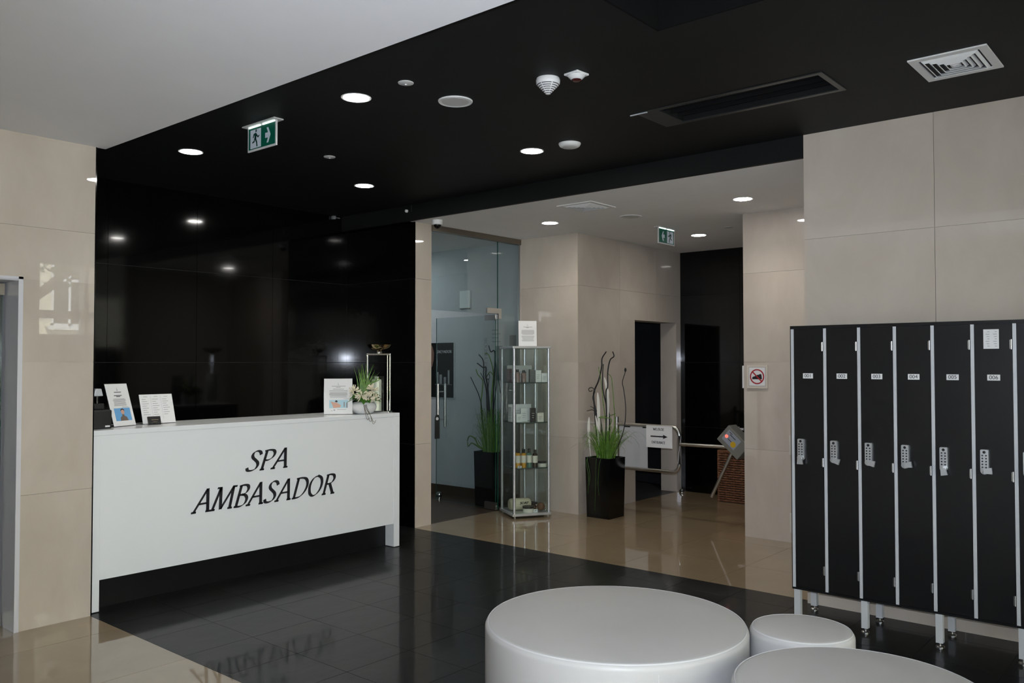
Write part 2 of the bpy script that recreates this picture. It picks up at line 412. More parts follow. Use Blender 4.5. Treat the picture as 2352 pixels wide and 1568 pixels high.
# walls round the photographer
struct(MB().box(XW0 - .2, XW0, YFAC - .2, 5.8, 0, HW + .3).build('wall_entrance_left', wall_o))
fc = MB()
for x0, x1, z0, z1 in [(XW0, -2.8, 0, 3.4), (-2.8, 4.4, 2.85, 3.4), (4.4, 4.94, 0, 3.4), (4.94, 5.58, 0, 2.03), (4.94, 5.58, 3.08, 3.4), (5.58, XR + .2, 0, 3.4)]:
    fc.box(x0, x1, YFAC - .2, YFAC, z0, z1)
struct(fc.build('wall_front', wall_o))
wn1 = struct(MB().box(4.94, 5.58, YFAC - .12, YFAC - .06, 2.27, 2.39).build('window_1', frame_w))
MB().box(4.94, 5.58, YFAC - .1, YFAC - .09, 2.39, 3.08).build('pane', glass, wn1); MB().box(4.94, 5.58, YFAC - .1, YFAC - .09, 2.03, 2.27).build('pane', glass, wn1)
wn2 = MB(); MX = [-2.8, -1.6, -.4, .8, 2.0, 3.2, 4.34]
for x in MX: wn2.box(x, x + .06, YFAC - .14, YFAC - .06, 0, 2.85)
wn2.box(-2.8, 4.4, YFAC - .14, YFAC - .06, 2.15, 2.22); wn2.box(-2.8, 4.4, YFAC - .14, YFAC - .06, 0, .06)
wn2 = struct(wn2.build('window_2', frame_w))
for i in range(6): MB().box(MX[i] + .06, MX[i + 1], YFAC - .105, YFAC - .095, .06, 2.85).build('pane', glass, wn2)
# room beyond the left door
struct(MB().box(.2, 2.13, 7.9, 8.0, 0, HW + .3).build('wall_side_room_end', vary(mat('olive_wall', (.3, .3, .24), .7), (.28, .28, .22, 1), (.33, .33, .26, 1), 2)))
struct(MB().box(.1, .2, 5.81, 8.0, 0, HW + .3).build('wall_side_room_left', wall_o))

# ------------------------------------------------------------------ ceilings
struct(MB().box(XW0, XW, YFAC - .2, YL + .01, HW, HW + .3).build('ceiling_white', white_c))
struct(MB().box(.1, 2.2, YL + .26, 8.0, HW, HW + .3).build('ceiling_side_room', white_c))
# black ceiling with a recessed hatch and a long slot
HX0, HX1, HY0, HY1 = 2.62, 3.397, 1.15, 2.006
SX0, SX1, SY0, SY1 = 4.47, 4.79, 1.66, 2.64
holes = [(HX0, HX1, HY0, HY1), (SX0, SX1, SY0, SY1)]
cb_ = MB()
for a0, a1, b0, b1 in subtract(subtract([(XW, XR + .02, YFAC - .2, YL + .01), (XL, XR + .08, YL + .01, YB + .2)], holes[0]), holes[1]): cb_.box(a0, a1, b0, b1, HK, HK + .25)
cb_ = struct(cb_.build('ceiling_black', black_c))
MB().box(SX0, SX1, SY0, SY1, HK + .12, HK + .25).build('slot_lid', black_c, cb_)
MB().box(HX0, HX1, HY0, HY1, HK + .2, HK + .25).build('hatch_lid', black_d, cb_)
MB().box(HX1 - .012, HX1, HY0, HY1, HK - .004, HK + .2).box(HX0, HX1, HY1 - .012, HY1, HK - .004, HK + .2).build('hatch_frame', black_d, cb_)
bh = struct(MB().box(XR - .002, XR + .03, YR + .001, YB, HL, HK + .2).build('trim_1', black_c))
struct(MB().box(XR + .03, XF + .2, YR + .001, YP + .03, HL, HL + .25).box(XR + .2, XF + .2, 1.9, YR + .001, HL, HL + .25).build('ceiling_corridor', low_c))
struct(MB().box(5.85, XG + .06, YP + .03, 9.3, HL - .005, HL + .25).build('ceiling_room', low_c))
struct(MB().box(8.0, 10.5, YE + .22, 7.6, 2.55, 2.7).build('ceiling_washroom', dark_wall))

# ------------------------------------------------------------------ outdoors seen mirrored in the polished stone
struct(MB().box(-30, 40, -40, YFAC - .2, -.3, -.15).build('ground', asphalt))
hb = thing('house', 'cream rendered house across the street mirrored in the stone', 'house', (0, -12, -.15))
MB().box(-14, 26, -6, 0, 0, 14).build('wall', facade_m, hb)
for fx in (-8, -4, 0, 4.2, 8.85, 13, 17):
    for fz in (2.72, 6.2, 9.6):
        wq = MB()
        for a in ((0, .06, 0, 1.9), (.84, .9, 0, 1.9), (0, .9, 0, .06), (0, .9, 1.84, 1.9), (.42, .48, 0, 1.9), (0, .9, 1.15, 1.22)): wq.box(fx + a[0], fx + a[1], 0, .05, fz + a[2], fz + a[3])
        wo = wq.build('window', white_p, hb); MB().box(fx + .06, fx + .84, .001, .02, fz + .06, fz + 1.84).build('pane', blk_gl, wo)
        MB().box(fx - .1, fx + 1.0, 0, .16, fz - .1, fz).build('window_sill', white_p, wo)
tr = thing('street_tree', 'leafy street tree mirrored in the polished stone', 'tree', (6.2, -8.0, -.15))
tb = MB(); tb.tube(cr([(0, 0, 0), (.1, 0, 1.5), (.5, -.1, 2.8), (1.3, 0, 3.6), (1.6, .1, 4.6), (1.5, 0, 6)]), [.17, .05], 8)
tb.tube(cr([(.5, -.1, 2.8), (.2, .1, 4), (-.4, .2, 5.4)]), [.08, .03], 6); tb.tube(cr([(1.3, 0, 3.6), (2.2, .1, 4.0), (3.2, .1, 3.9)]), [.07, .02], 6)
tb.build('trunk', bark, tr, True)
lv = MB(); rr = random.Random(3)
for i in range(1300):
    c = Vector((rr.gauss(1.5, 1.3), rr.gauss(0, .6), rr.gauss(4.6, .9)))
    if c.z < 3.2: continue
    a = Vector((rr.uniform(-1, 1), rr.uniform(-1, 1), rr.uniform(-1, 1))).normalized(); b = a.cross(Vector((0, 1, .3))).normalized()
    lv.v += [tuple(c - a * .07), tuple(c + b * .035), tuple(c + a * .07), tuple(c - b * .035)]; n = len(lv.v); lv.face((n - 4, n - 3, n - 2, n - 1))
lo = lv.build('leaves', g_dark, tr); lo['kind'] = 'stuff'

# ================================================================== lettering
# stroke letters: centre lines on a cap height of 1, drawn with a broad nib
GL = {
 'S': (.62, [('c', [(.58, .80), (.50, .94), (.36, 1.0), (.20, .95), (.14, .80), (.20, .66), (.36, .53), (.50, .40), (.55, .24), (.47, .07), (.28, .0), (.10, .03), (.03, .16)])], []),
 'P': (.64, [('l', [(.16, 0), (.16, 1)]), ('c', [(.06, .97), (.30, 1.0), (.52, .96), (.62, .80), (.56, .60), (.38, .48), (.18, .47)])], [(.16, 0)]),
 'A': (.80, [('l', [(.04, 0), (.42, 1.04)]), ('l', [(.42, 1.04), (.72, 0)]), ('l', [(.17, .36), (.60, .38)])], [(.04, 0), (.72, 0)]),
 'M': (1.06, [('l', [(.08, 0), (.22, 1)]), ('l', [(.22, 1), (.48, .0)]), ('l', [(.48, .0), (.86, 1)]), ('l', [(.86, 1), (.94, 0)])], [(.08, 0), (.94, 0), (.16, 1), (.92, 1)]),
 'B': (.66, [('l', [(.14, 0), (.14, 1)]), ('c', [(.06, .97), (.28, 1.0), (.48, .96), (.56, .80), (.48, .62), (.30, .55), (.16, .54)]), ('c', [(.28, .55), (.48, .50), (.60, .34), (.56, .12), (.36, .0), (.04, .0)])], []),
 'D': (.82, [('l', [(.16, 0), (.16, 1)]), ('c', [(.06, .98), (.32, 1.0), (.58, .95), (.74, .76), (.77, .50), (.66, .22), (.44, .04), (.06, .0)])], []),
 'O': (.86, [('c', [(.42, 1.0), (.22, .92), (.09, .70), (.08, .42), (.18, .14), (.38, .0), (.60, .08), (.75, .32), (.77, .62), (.66, .88), (.46, 1.0), (.42, 1.0)])], []),
 'R': (.72, [('l', [(.14, 0), (.14, 1)]), ('c', [(.06, .97), (.30, 1.0), (.50, .95), (.58, .78), (.50, .60), (.32, .52), (.16, .51)]), ('l', [(.36, .52), (.68, 0)])], [(.14, 0), (.68, 0)]),
 'W': (1.1, [('l', [(.04, 1), (.30, 0)]), ('l', [(.30, 0), (.54, .95)]), ('l', [(.54, .95), (.78, 0)]), ('l', [(.78, 0), (1.04, 1)])], [(.04, 1), (1.04, 1)]),
 'E': (.66, [('l', [(.12, 0), (.12, 1)]), ('l', [(.04, 1), (.58, 1)]), ('l', [(.12, .52), (.46, .52)]), ('l', [(.04, 0), (.60, 0)])], []),
 'J': (.46, [('c', [(.32, 1), (.32, .5), (.30, .15), (.18, -.02), (.04, .08)])], [(.32, 1)]),
 'C': (.76, [('c', [(.70, .84), (.54, .98), (.34, .98), (.14, .80), (.07, .50), (.14, .20), (.34, .02), (.56, .03), (.72, .18)])], []),
 'I': (.34, [('l', [(.16, 0), (.16, 1)])], [(.16, 0), (.16, 1)]),
 'N': (.84, [('l', [(.12, 0), (.12, 1)]), ('l', [(.12, 1), (.70, 0)]), ('l', [(.70, 0), (.70, 1)])], [(.12, 0), (.70, 1)]),
 'T': (.70, [('l', [(.34, 0), (.34, 1)]), ('l', [(.04, 1), (.64, 1)])], [(.34, 0)]),
 'K': (.74, [('l', [(.14, 0), (.14, 1)]), ('l', [(.16, .46), (.62, 1)]), ('l', [(.30, .60), (.68, 0)])], [(.14, 0), (.14, 1)]),
 'Y': (.74, [('l', [(.36, 0), (.36, .46)]), ('l', [(.36, .46), (.06, 1)]), ('l', [(.36, .46), (.68, 1)])], [(.36, 0)]),
 'U': (.80, [('c', [(.12, 1), (.12, .35), (.2, .05), (.4, -.01), (.58, .08), (.66, .35), (.66, 1)])], []),
 'H': (.84, [('l', [(.14, 0), (.14, 1)]), ('l', [(.70, 0), (.70, 1)]), ('l', [(.14, .5), (.70, .5)])], []),
 'L': (.62, [('l', [(.14, 0), (.14, 1)]), ('l', [(.14, 0), (.58, 0)])], []),
 '\'': (.0, [('l', [(-.46, 1.1), (-.34, 1.26)])], []),
 ' ': (.4, [], []),
}
def strokes_word(word, wmax, wmin, nib, slant, serif, track=.0):
    """list of (letter, [polygons]) in units of the cap height, and the total width"""
    x = 0; out = []
    for ch in word:
        adv, sts, ser = GL[ch]; polys = []
        allst = list(sts)
        if serif: allst += [('l', [(p[0] - serif, p[1]), (p[0] + serif * 1.15, p[1])]) for p in ser]
        for kind, pts in allst:
            P = [Vector((a, b, 0)) for a, b in pts]
            P = cr(P, 5) if kind == 'c' else [P[0].lerp(P[1], i / 3) for i in range(4)]
            L_, R_ = [], []
            for i, p in enumerate(P):
                t = P[min(i + 1, len(P) - 1)] - P[max(i - 1, 0)]; th = math.atan2(t.y, t.x)
                ww = wmin + (wmax - wmin) * abs(math.sin(th - nib)); nx, ny = -math.sin(th), math.cos(th)
                L_.append((p.x + nx * ww / 2, p.y + ny * ww / 2)); R_.append((p.x - nx * ww / 2, p.y - ny * ww / 2))
            for i in range(len(P) - 1): polys.append([L_[i], L_[i + 1], R_[i + 1], R_[i]])
        out.append((ch, [[(q[0] + x + q[1] * slant, q[1]) for q in pl] for pl in polys])); x += adv + track
    return out, x
def write(word, O, U, V, width, height, material, parent, t=.002, wmax=.14, wmin=.03, nib=R(32), slant=0., serif=.0, track=.05, name='letter', joined=True):
    lets, tot = strokes_word(word, wmax, wmin, nib, slant, serif, track)
    xs = [q[0] for _, pl in lets for p in pl for q in p]; x0, x1 = min(xs), max(xs); sx = width / (x1 - x0)
    U = Vector(U).normalized(); V = Vector(V).normalized(); q = MB(); objs = []
    for ch, pl in lets:
        if not joined: q = MB()
        for p in pl: q.prism([((a - x0) * sx, b * height) for a, b in p], O, U, V, t)
        if not joined and pl: objs.append(q.build(name, material, parent))
    if joined: objs.append(q.build(name, material, parent))
    return objs
def font_mesh(text, size, material, depth=.0006):
    cu = D.curves.new('t', 'FONT'); cu.body = text; cu.size = size; cu.extrude = depth; cu.align_x = 'CENTER'; cu.align_y = 'CENTER'
    o = D.objects.new('t', cu); C.objects.link(o); bpy.context.view_layer.update()
    me = D.meshes.new_from_object(o.evaluated_get(bpy.context.evaluated_depsgraph_get())); D.objects.remove(o); D.curves.remove(cu)
    me.materials.clear(); me.materials.append(material); return me
X_, Y_, Z_ = Vector((1, 0, 0)), Vector((0, 1, 0)), Vector((0, 0, 1))

# ================================================================== reception counter
CX0, CX1, CY0, CY1, CH = 2.392, 5.037, 5.585, 6.10, 1.166
rc = thing('reception_counter', 'long white lacquered reception counter with black SPA AMBASADOR lettering', 'counter', (CX0, CY0, 0))
LX = CX1 - CX0
MB().box(0, LX, 0, CY1 - CY0, CH - .034, CH).build('countertop', white_g, rc, bevel=.003)
MB().box(0, .066, 0, CY1 - CY0, 0.004, CH - .034).build('leg', white_g, rc, bevel=.002)
MB().box(LX - .064, LX, 0, CY1 - CY0, 0.004, CH - .034).build('leg', white_g, rc, bevel=.002)
MB().box(.066, LX - .064, .006, .03, .203, CH - .034).build('front_panel', white_g, rc, bevel=.001)
MB().box(.066, LX - .064, .11, .13, .0, .203).build('kick_panel', lk_blk, rc)
MB().box(.066, LX - .064, .031, CY1 - CY0 - .1, .21, .24).build('bottom_shelf', white_g, rc)
for wd_, x0, x1, z0, hh in (('SPA', 3.515, 3.882, .80, .142), ('AMBASADOR', 3.086, 4.345, .548, .152)):
    write(wd_, (x0 - CX0, .006, z0), X_, Z_, x1 - x0, hh, ink, rc, t=.006, wmax=.138, wmin=.02, nib=R(34), slant=.30, serif=.10, track=.06, joined=False)

# --- things on the counter
def stand(name, label, cat, loc, rz, wdt, hgt, lean, group=None, body=None, photo=None):
    """acrylic stand with a printed sheet, leaning back; local x = width, -y = towards the viewer"""
    o = thing(name, label, cat, loc, rz, group)
    Vv = Vector((0, math.sin(lean), math.cos(lean))); O = Vector((-wdt / 2, 0, .004))
    MB().rect(-.004, wdt + .004, 0, hgt + .006, O - Vector((0, -.0, 0)) + Vector((0, .001, 0)), X_, Vv, -.003).build('acrylic_back', acryl, o)
    MB().box(-wdt / 2, wdt / 2, -.004, hgt * math.sin(lean) + .06, 0, .003).build('foot', acryl, o)
    N = X_.cross(Vv)
    sh = MB().rect(0, wdt, 0, hgt, O + N * .0015, X_, Vv, .001).build('sheet', paper, o)
    body(sh, O + N * .0026, Vv, wdt, hgt) 
    return o
def lines(sh, O, V, rows, h=.004, material=None):
    q = MB()
    for u0, u1, v in rows: q.rect(u0, u1, v - h / 2, v + h / 2, O, X_, V, .0003)
    q.build('printed_text', material or grey_ink, sh)
def para(u0, u1, v0, v1, n, seed=1):
    r_ = random.Random(seed); mid = (u0 + u1) / 2; out = []
    for i in range(n):
        f = r_.uniform(.8, 1.0); out.append((mid - (mid - u0) * f, mid + (u1 - mid) * f, v1 + (v0 - v1) * i / max(1, n - 1)))
    return out
def emblem(sh, O, V, u, v, s=.02):
    q = MB()
    q.prism([(u - s * .5, v - s), (u - s * .35, v - s), (u + s * .1, v + s), (u, v + s)], O, X_, V, .0003); q.prism([(u + s * .15, v - s), (u + s * .45, v - s), (u + s * .1, v + .2 * s), (u, v)], O, X_, V, .0003)
    q.build('emblem', grey_ink, sh)
def sheet_portrait(sh, O, V, W_, H_):
    emblem(sh, O, V, W_ * .5, H_ * .87, .012)
    lines(sh, O, V, [(W_ * .34, W_ * .66, H_ * .80), (W_ * .30, W_ * .66, H_ * .72), (W_ * .40, W_ * .58, H_ * .695)], .0045, ink)
    lines(sh, O, V, para(W_ * .2, W_ * .8, H_ * .48, H_ * .64, 8) + [(W_ * .55, W_ * .85, H_ * .44)], .003)
    ph = MB().rect(W_ * .16, W_ * .88, H_ * .12, H_ * .42, O, X_, V, .0004).build('photograph', skyblue, sh)
    O2 = O + X_.cross(V) * .0004
    MB().prism([(W_ * .36, H_ * .12), (W_ * .38, H_ * .20), (W_ * .47, H_ * .235), (W_ * .47, H_ * .27), (W_ * .57, H_ * .27), (W_ * .57, H_ * .235), (W_ * .66, H_ * .21), (W_ * .72, H_ * .12)], O2, X_, V, .0003).build('shoulders', tunic, ph)
    MB().prism([(W_ * (.52 + .075 * math.cos(a * .3)), H_ * (.33 + .06 * math.sin(a * .3))) for a in range(21)], O2 + X_.cross(V) * .0004, X_, V, .0003).build('face', skin, ph)
    MB().prism([(W_ * .44, H_ * .34), (W_ * .44, H_ * .385), (W_ * .52, H_ * .41), (W_ * .60, H_ * .385), (W_ * .60, H_ * .34), (W_ * .56, H_ * .375), (W_ * .48, H_ * .375)], O2 + X_.cross(V) * .0008, X_, V, .0003).build('hair', hairm, ph)
def sheet_list(sh, O, V, W_, H_):
    rows = []
    for c in range(3):
        rows.append((W_ * (.12 + .31 * c), W_ * (.24 + .31 * c), H_ * .92))
        for i in range(8): rows.append((W_ * (.06 + .31 * c), W_ * (.06 + .31 * c) + W_ * (.12 + .1 * ((i * 7 + c * 3) % 5) / 5), H_ * (.83 - .075 * i)))
    lines(sh, O, V, rows, .0028); MB().rect(W_ * .335, W_ * .338, H_ * .15, H_ * .95, O, X_, V, .0002).rect(W_ * .64, W_ * .643, H_ * .15, H_ * .95, O, X_, V, .0002).build('column_rule', grey_ink, sh)
def sheet_ad(sh, O, V, W_, H_):
    emblem(sh, O, V, W_ * .5, H_ * .855, .012)
    lines(sh, O, V, [(W_ * .27, W_ * .76, H_ * .785), (W_ * .42, W_ * .58, H_ * .757), (W_ * .31, W_ * .70, H_ * .705)], .004, grey_ink)
    lines(sh, O, V, para(W_ * .18, W_ * .84, H_ * .64, H_ * .665, 2, 2) + para(W_ * .15, W_ * .86, H_ * .52, H_ * .61, 6, 3) + para(W_ * .14, W_ * .87, H_ * .47, H_ * .495, 2, 4) + [(W_ * .7, W_ * .88, H_ * .43)], .0026)
    ph = MB().rect(W_ * .18, W_ * .84, H_ * .17, H_ * .40, O, X_, V, .0004).build('photograph', pale_blue, sh); n_ = X_.cross(V) * .0004; O2 = O + n_
    MB().prism([(W_ * .22, H_ * .36), (W_ * .36, H_ * .335), (W_ * .42, H_ * .33), (W_ * .52, H_ * .29), (W_ * .60, H_ * .245), (W_ * .56, H_ * .19), (W_ * .33, H_ * .17), (W_ * .28, H_ * .28)], O2, X_, V, .0003).build('bather', skin, ph)
    MB().prism([(W_ * .38, H_ * .345), (W_ * .40, H_ * .385), (W_ * .45, H_ * .39), (W_ * .48, H_ * .36), (W_ * .46, H_ * .33)], O2 + n_, X_, V, .0003).build('hair', hairm, ph)
    MB().rect(W_ * .69, W_ * .73, H_ * .2, H_ * .34, O2, X_, V, .0003).rect(W_ * .78, W_ * .83, H_ * .18, H_ * .32, O2, X_, V, .0003).build('flask', grey_ink, ph)
    lines(sh, O, V, [(W_ * .24, W_ * .30, H_ * .095), (W_ * .46, W_ * .78, H_ * .13)], .003); MB().prism([(W_ * .32, H_ * .125), (W_ * .40, H_ * .125), (W_ * .36, H_ * .10)], O, X_, V, .0003).build('logo', blue, sh)
stand('leaflet_stand', 'tall leaning leaflet stand with blue portrait photo beside the black till', 'leaflet stand', (2.728, 5.83, CH), R(23), .205, .30, R(17), body=sheet_portrait)
stand('price_list_stand', 'wide leaning three column price list on the counter', 'price list', (3.008, 5.895, CH), R(3), .252, .215, R(17), body=sheet_list)
stand('notice_stand', 'upright white notice with spa advert beside the flower bowl', 'leaflet stand', (4.51, 5.77, CH), R(-35), .235, .30, R(5), body=sheet_ad)
ch = thing('card_holder', 'small acrylic holder of black business cards before the price list', 'card holder', (2.87, 5.70, CH), R(2))
MB().box(-.055, .055, -.012, .035, 0, .012).box(-.055, .055, -.014, -.012, 0, .03).build('tray', acryl, ch)
cd_ = MB().rect(-.043, .047, 0, .055, (0, 0.0, .008), X_, (0, .35, 1), .012).build('card_stack', blk_pl, ch)
MB().rect(-.02, .03, .034, .037, (0, -.0125, .008), X_, (0, .35, 1), .0005).rect(-.01, .02, .02, .022, (0, -.0125, .008), X_, (0, .35, 1), .0005).build('printed_text', card_y, cd_)
tl = thing('till_printer', 'black receipt printer with grey scanner head at the counter end', 'printer', (2.490, 5.79, CH), R(0))
MB().box(-.12, .09, -.09, .1, 0, .125).build('body', blk_pl, tl, bevel=.008); MB().box(-.12, .07, -.02, .1, .125, .165).build('lid', blk_pl, tl, bevel=.006)
MB().rect(.045, .075, .012, .022, (0, -.0905, 0), X_, Z_, .001).build('badge', paper, tl)
MB().tube([(.028, .0, .16), (.028, .0, .22)], .011, 10).build('neck', blk_gl, tl, True)
MB().prism([(-.004, .0), (.058, .0), (.046, .05), (.006, .05)], (0, .03, .215), X_, Z_, -.06 * -1).build('scanner_head', alu_l, tl, bevel=.006)

# flower bowl
fb = thing('flower_bowl', 'white ceramic bowl of cream flowers, grass and trailing roots', 'flower arrangement', (4.725, 5.70, CH))
MB().lathe([(.055, 0), (.085, .012), (.108, .04), (.112, .062), (.104, .085), (.088, .1), (.082, .1), (.095, .082), (.1, .06), (.09, .04), (0, .03)], 40).build('bowl', mat('white_glaze', (.8, .8, .8), .1, coat=.4), fb, True)
rg = random.Random(11)
camdir = Vector((-.64, -.77, 0))          # towards the viewer
side = Vector((.77, -.64, 0))
def blossom(c, r, n, nm):
    q = MB()
    for i in range(n):
        d = Vector((rg.gauss(0, 1), rg.gauss(0, 1), rg.gauss(.35, .8))).normalized(); p0 = Vector(c) + d * r * .35; p1 = Vector(c) + d * r * rg.uniform(.75, 1.05)
        q.tube([p0, p0.lerp(p1, .6), p1], [.002, .006, .0035], 5)
        for k_ in range(3):
            e = (d + Vector((rg.uniform(-.9, .9), rg.uniform(-.9, .9), rg.uniform(-.9, .9)))).normalized(); q.tube([p1, p1 + e * .012], [.004, .001], 4)
    return q.build(nm, petal, fb, True)
for sx, sz, r, n, dd in ((-.08, .19, .055, 38, .06), (.04, .135, .055, 38, .12), (.075, .205, .05, 36, .08), (-.015, .155, .055, 36, .12), (.10, .13, .04, 24, .11)):
    p = side * sx + camdir * dd; blossom((p.x, p.y, sz), r, n, 'blossom')
q = MB()
for i in range(46):
    a = rg.uniform(0, 6.28); r0 = .045; L_ = rg.uniform(.08, .125); d = Vector((math.cos(a), math.sin(a), 0)); z0 = rg.uniform(.1, .14)
    pts = [d * r0 + Vector((0, 0, z0)), d * (r0 + L_ * .5) + Vector((0, 0, z0 + rg.uniform(.01, .05))), d * (r0 + L_) + Vector((0, 0, z0 + rg.uniform(-.03, .05)))]
    q.ribbon(cr(pts, 3), [.014, .036, .05, .054, .048, .03, .004], d.cross(Z_))
q.build('leaves', g_leaf, fb, True)['kind'] = 'stuff'
q = MB()
for i in range(46):
    s0 = rg.gauss(.0, .018); s1 = s0 + rg.gauss(.03, .05); hz = rg.uniform(.18, .33)
    pts = [side * s0 + Vector((0, 0, .1)), side * (s0 + (s1 - s0) * .35) + Vector((0, 0, .1 + hz * .55)), side * s1 + camdir * rg.gauss(0, .03) + Vector((0, 0, .1 + hz))]
    q.ribbon(cr(pts, 4), [.004, .0045, .0045, .004, .0038, .0035, .003, .0015, .0006], side)
for e in (.10, .12): q.tube(cr([side * .0 + Vector((0, 0, .12)), side * .04 + Vector((0, 0, .24)), side * (e - .02) + Vector((0, 0, .275)), side * (e + .01) + Vector((0, 0, .29)), side * (e + .005) + Vector((0, 0, .31))], 5), [.006, .003], 5)
q.build('grass', g_grass, fb)['kind'] = 'stuff'
q = MB()
for a, b, c_ in ((.0, .055, -.055), (.01, .075, -.06), (.02, .06, -.075), (-.002, .035, -.04)):
    q.tube(cr([side * a + camdir * .06 + Z_ * .11, side * (a + .01) + camdir * .135 + Z_ * .055, side * (a + b * .6) + camdir * .155 + Z_ * .0, side * (a + b) + camdir * .16 + Z_ * c_, side * (a + b + .02) + camdir * .16 + Z_ * (c_ + .015)], 5), [.003, .0015], 5)
q.build('trailing_roots', root_m, fb, True)
q = MB()
for i in range(14):
    s1 = rg.uniform(.09, .17); q.tube(cr([side * .06 + Z_ * .12, side * s1 * .8 + camdir * rg.uniform(-.02, .06) + Z_ * rg.uniform(.11, .17), side * s1 + Z_ * rg.uniform(.1, .16)], 4), [.002, .001], 4)
q.build('twigs', branch_m, fb)

# lantern: chrome portal frame with bowl on top, candle in a glass
ln = thing('candle_lantern', 'chrome framed lantern with shallow bowl on top and cream candle', 'lantern', (4.9405, 5.755, CH), math.atan2(-.19, .111))
HFW = .11
MB().box(-HFW, HFW, -.05, .05, 0, .016).build('base_plate', chrome, ln, bevel=.003)
fr_ = MB(); fr_.box(-HFW, -HFW + .013, -.012, .012, .016, .505); fr_.box(HFW - .013, HFW, -.012, .012, .016, .505); fr_.box(-HFW, HFW, -.012, .012, .505, .52); fr_.box(HFW - .034, HFW - .026, -.004, .004, .016, .505)
fr_.build('frame', chrome, ln, bevel=.002)
MB().lathe([(.0, .519), (.028, .52), (.03, .535), (.022, .545)], 16).build('bowl_foot', chrome, ln, True)
MB().lathe([(.02, .545), (.06, .552), (.095, .575), (.108, .598), (.104, .6), (.09, .58), (.055, .56), (0, .555)], 40).build('bowl', brass, ln, True)
MB().lathe([(.0, .016), (.044, .016), (.044, .285), (.040, .291), (0, .288)], 28, (-.02, 0, 0)).build('candle', wax, ln, True)
MB().lathe([(.066, .016), (.066, .318), (.063, .318), (.063, .02)], 36, (-.02, 0, 0)).build('glass_cylinder', glass, ln, True)

# ================================================================== lockers
LKX, LKW = 5.204, .2035
knob_turn = [0, 75, 80, 100, 10, 95, 20]
def lock_body():
    q = MB(); pr = [(-.019, -.065)]; pr = []
    for i in range(9): a = math.pi + math.pi * i / 8; pr.append((.020 * math.cos(a), -.045 + .02 * math.sin(a)))
    pr += [(.020, .066), (.016, .070), (-.016, .070), (-.020, .066)]
    q.prism(pr, (0, 0, 0), -Y_, Z_, .02); return q
digits = {i: font_mesh('%03d' % (i + 1), .030, ink) for i in range(7)}
me_door = MB().box(0, .018, -LKW / 2 + .0015, LKW / 2 - .0195, .205, 1.812).mesh('door', lk_blk)
me_strip = MB().box(-.002, .34, LKW / 2 - .018, LKW / 2 - .0003, .203, 1.812).mesh('divider', alu_l)
me_body = MB().box(.02, .34, -LKW / 2 + .0015, LKW / 2 - .0185, .206, 1.811).mesh('carcass', lk_body)
me_top = MB().box(-.003, .34, -LKW / 2 + .0002, LKW / 2 - .0002, 1.8125, 1.832).mesh('top_panel', lk_blk)
me_bot = MB().box(-.001, .34, -LKW / 2 + .0002, LKW / 2 - .0002, .19, .2025).mesh('bottom_panel', lk_blk)
me_plate = MB().box(-.003, -.0001, -.031, .031, -.016, .016).mesh('number_plate', white_p)
me_lock = lock_body().mesh('keypad_lock', alu)
bq = MB()
for r_ in range(5):
    for c_ in (-1, 1): bq.lathe([(.0045, 0), (.0045, .003), (0, .0032)], 8, (0, 0, 0), T=Matrix.Translation((-.0195, c_ * .009, .038 - r_ * .016)) @ Matrix.Rotation(R(-90), 4, 'Y'))
bq.lathe([(.008, 0), (.008, .003), (0, .0035)], 10, (0, 0, 0), T=Matrix.Translation((-.0195, 0, .056)) @ Matrix.Rotation(R(-90), 4, 'Y'))
me_btn = bq.mesh('buttons', blk_pl)
kq = MB(); kq.lathe([(.019, 0), (.017, .014), (.0, .016)], 20, T=Matrix.Rotation(R(-90), 4, 'Y'))
kq.prism([(-.013, 0), (.013, 0), (.017, .04), (-.017, .04)], (-.004, 0, 0), -Y_, Z_, .016)
me_knob = kq.mesh('knob', alu, True)
me_hinge = MB().tube([(-.003, 0, -.027), (-.003, 0, .027)], .0038, 8).box(-.002, .001, -.001, .008, -.024, .024).mesh('hinge', steel)
me_leg = MB().box(-.0185, .0185, -.0185, .0185, .028, .19).mesh('leg', alu_l)
me_foot = MB().lathe([(.024, .0), (.024, .006), (.018, .012), (.006, .013), (.006, .03)], 16).mesh('levelling_foot', steel, True)
words = ['one', 'two', 'three', 'four', 'five', 'six', 'seven']
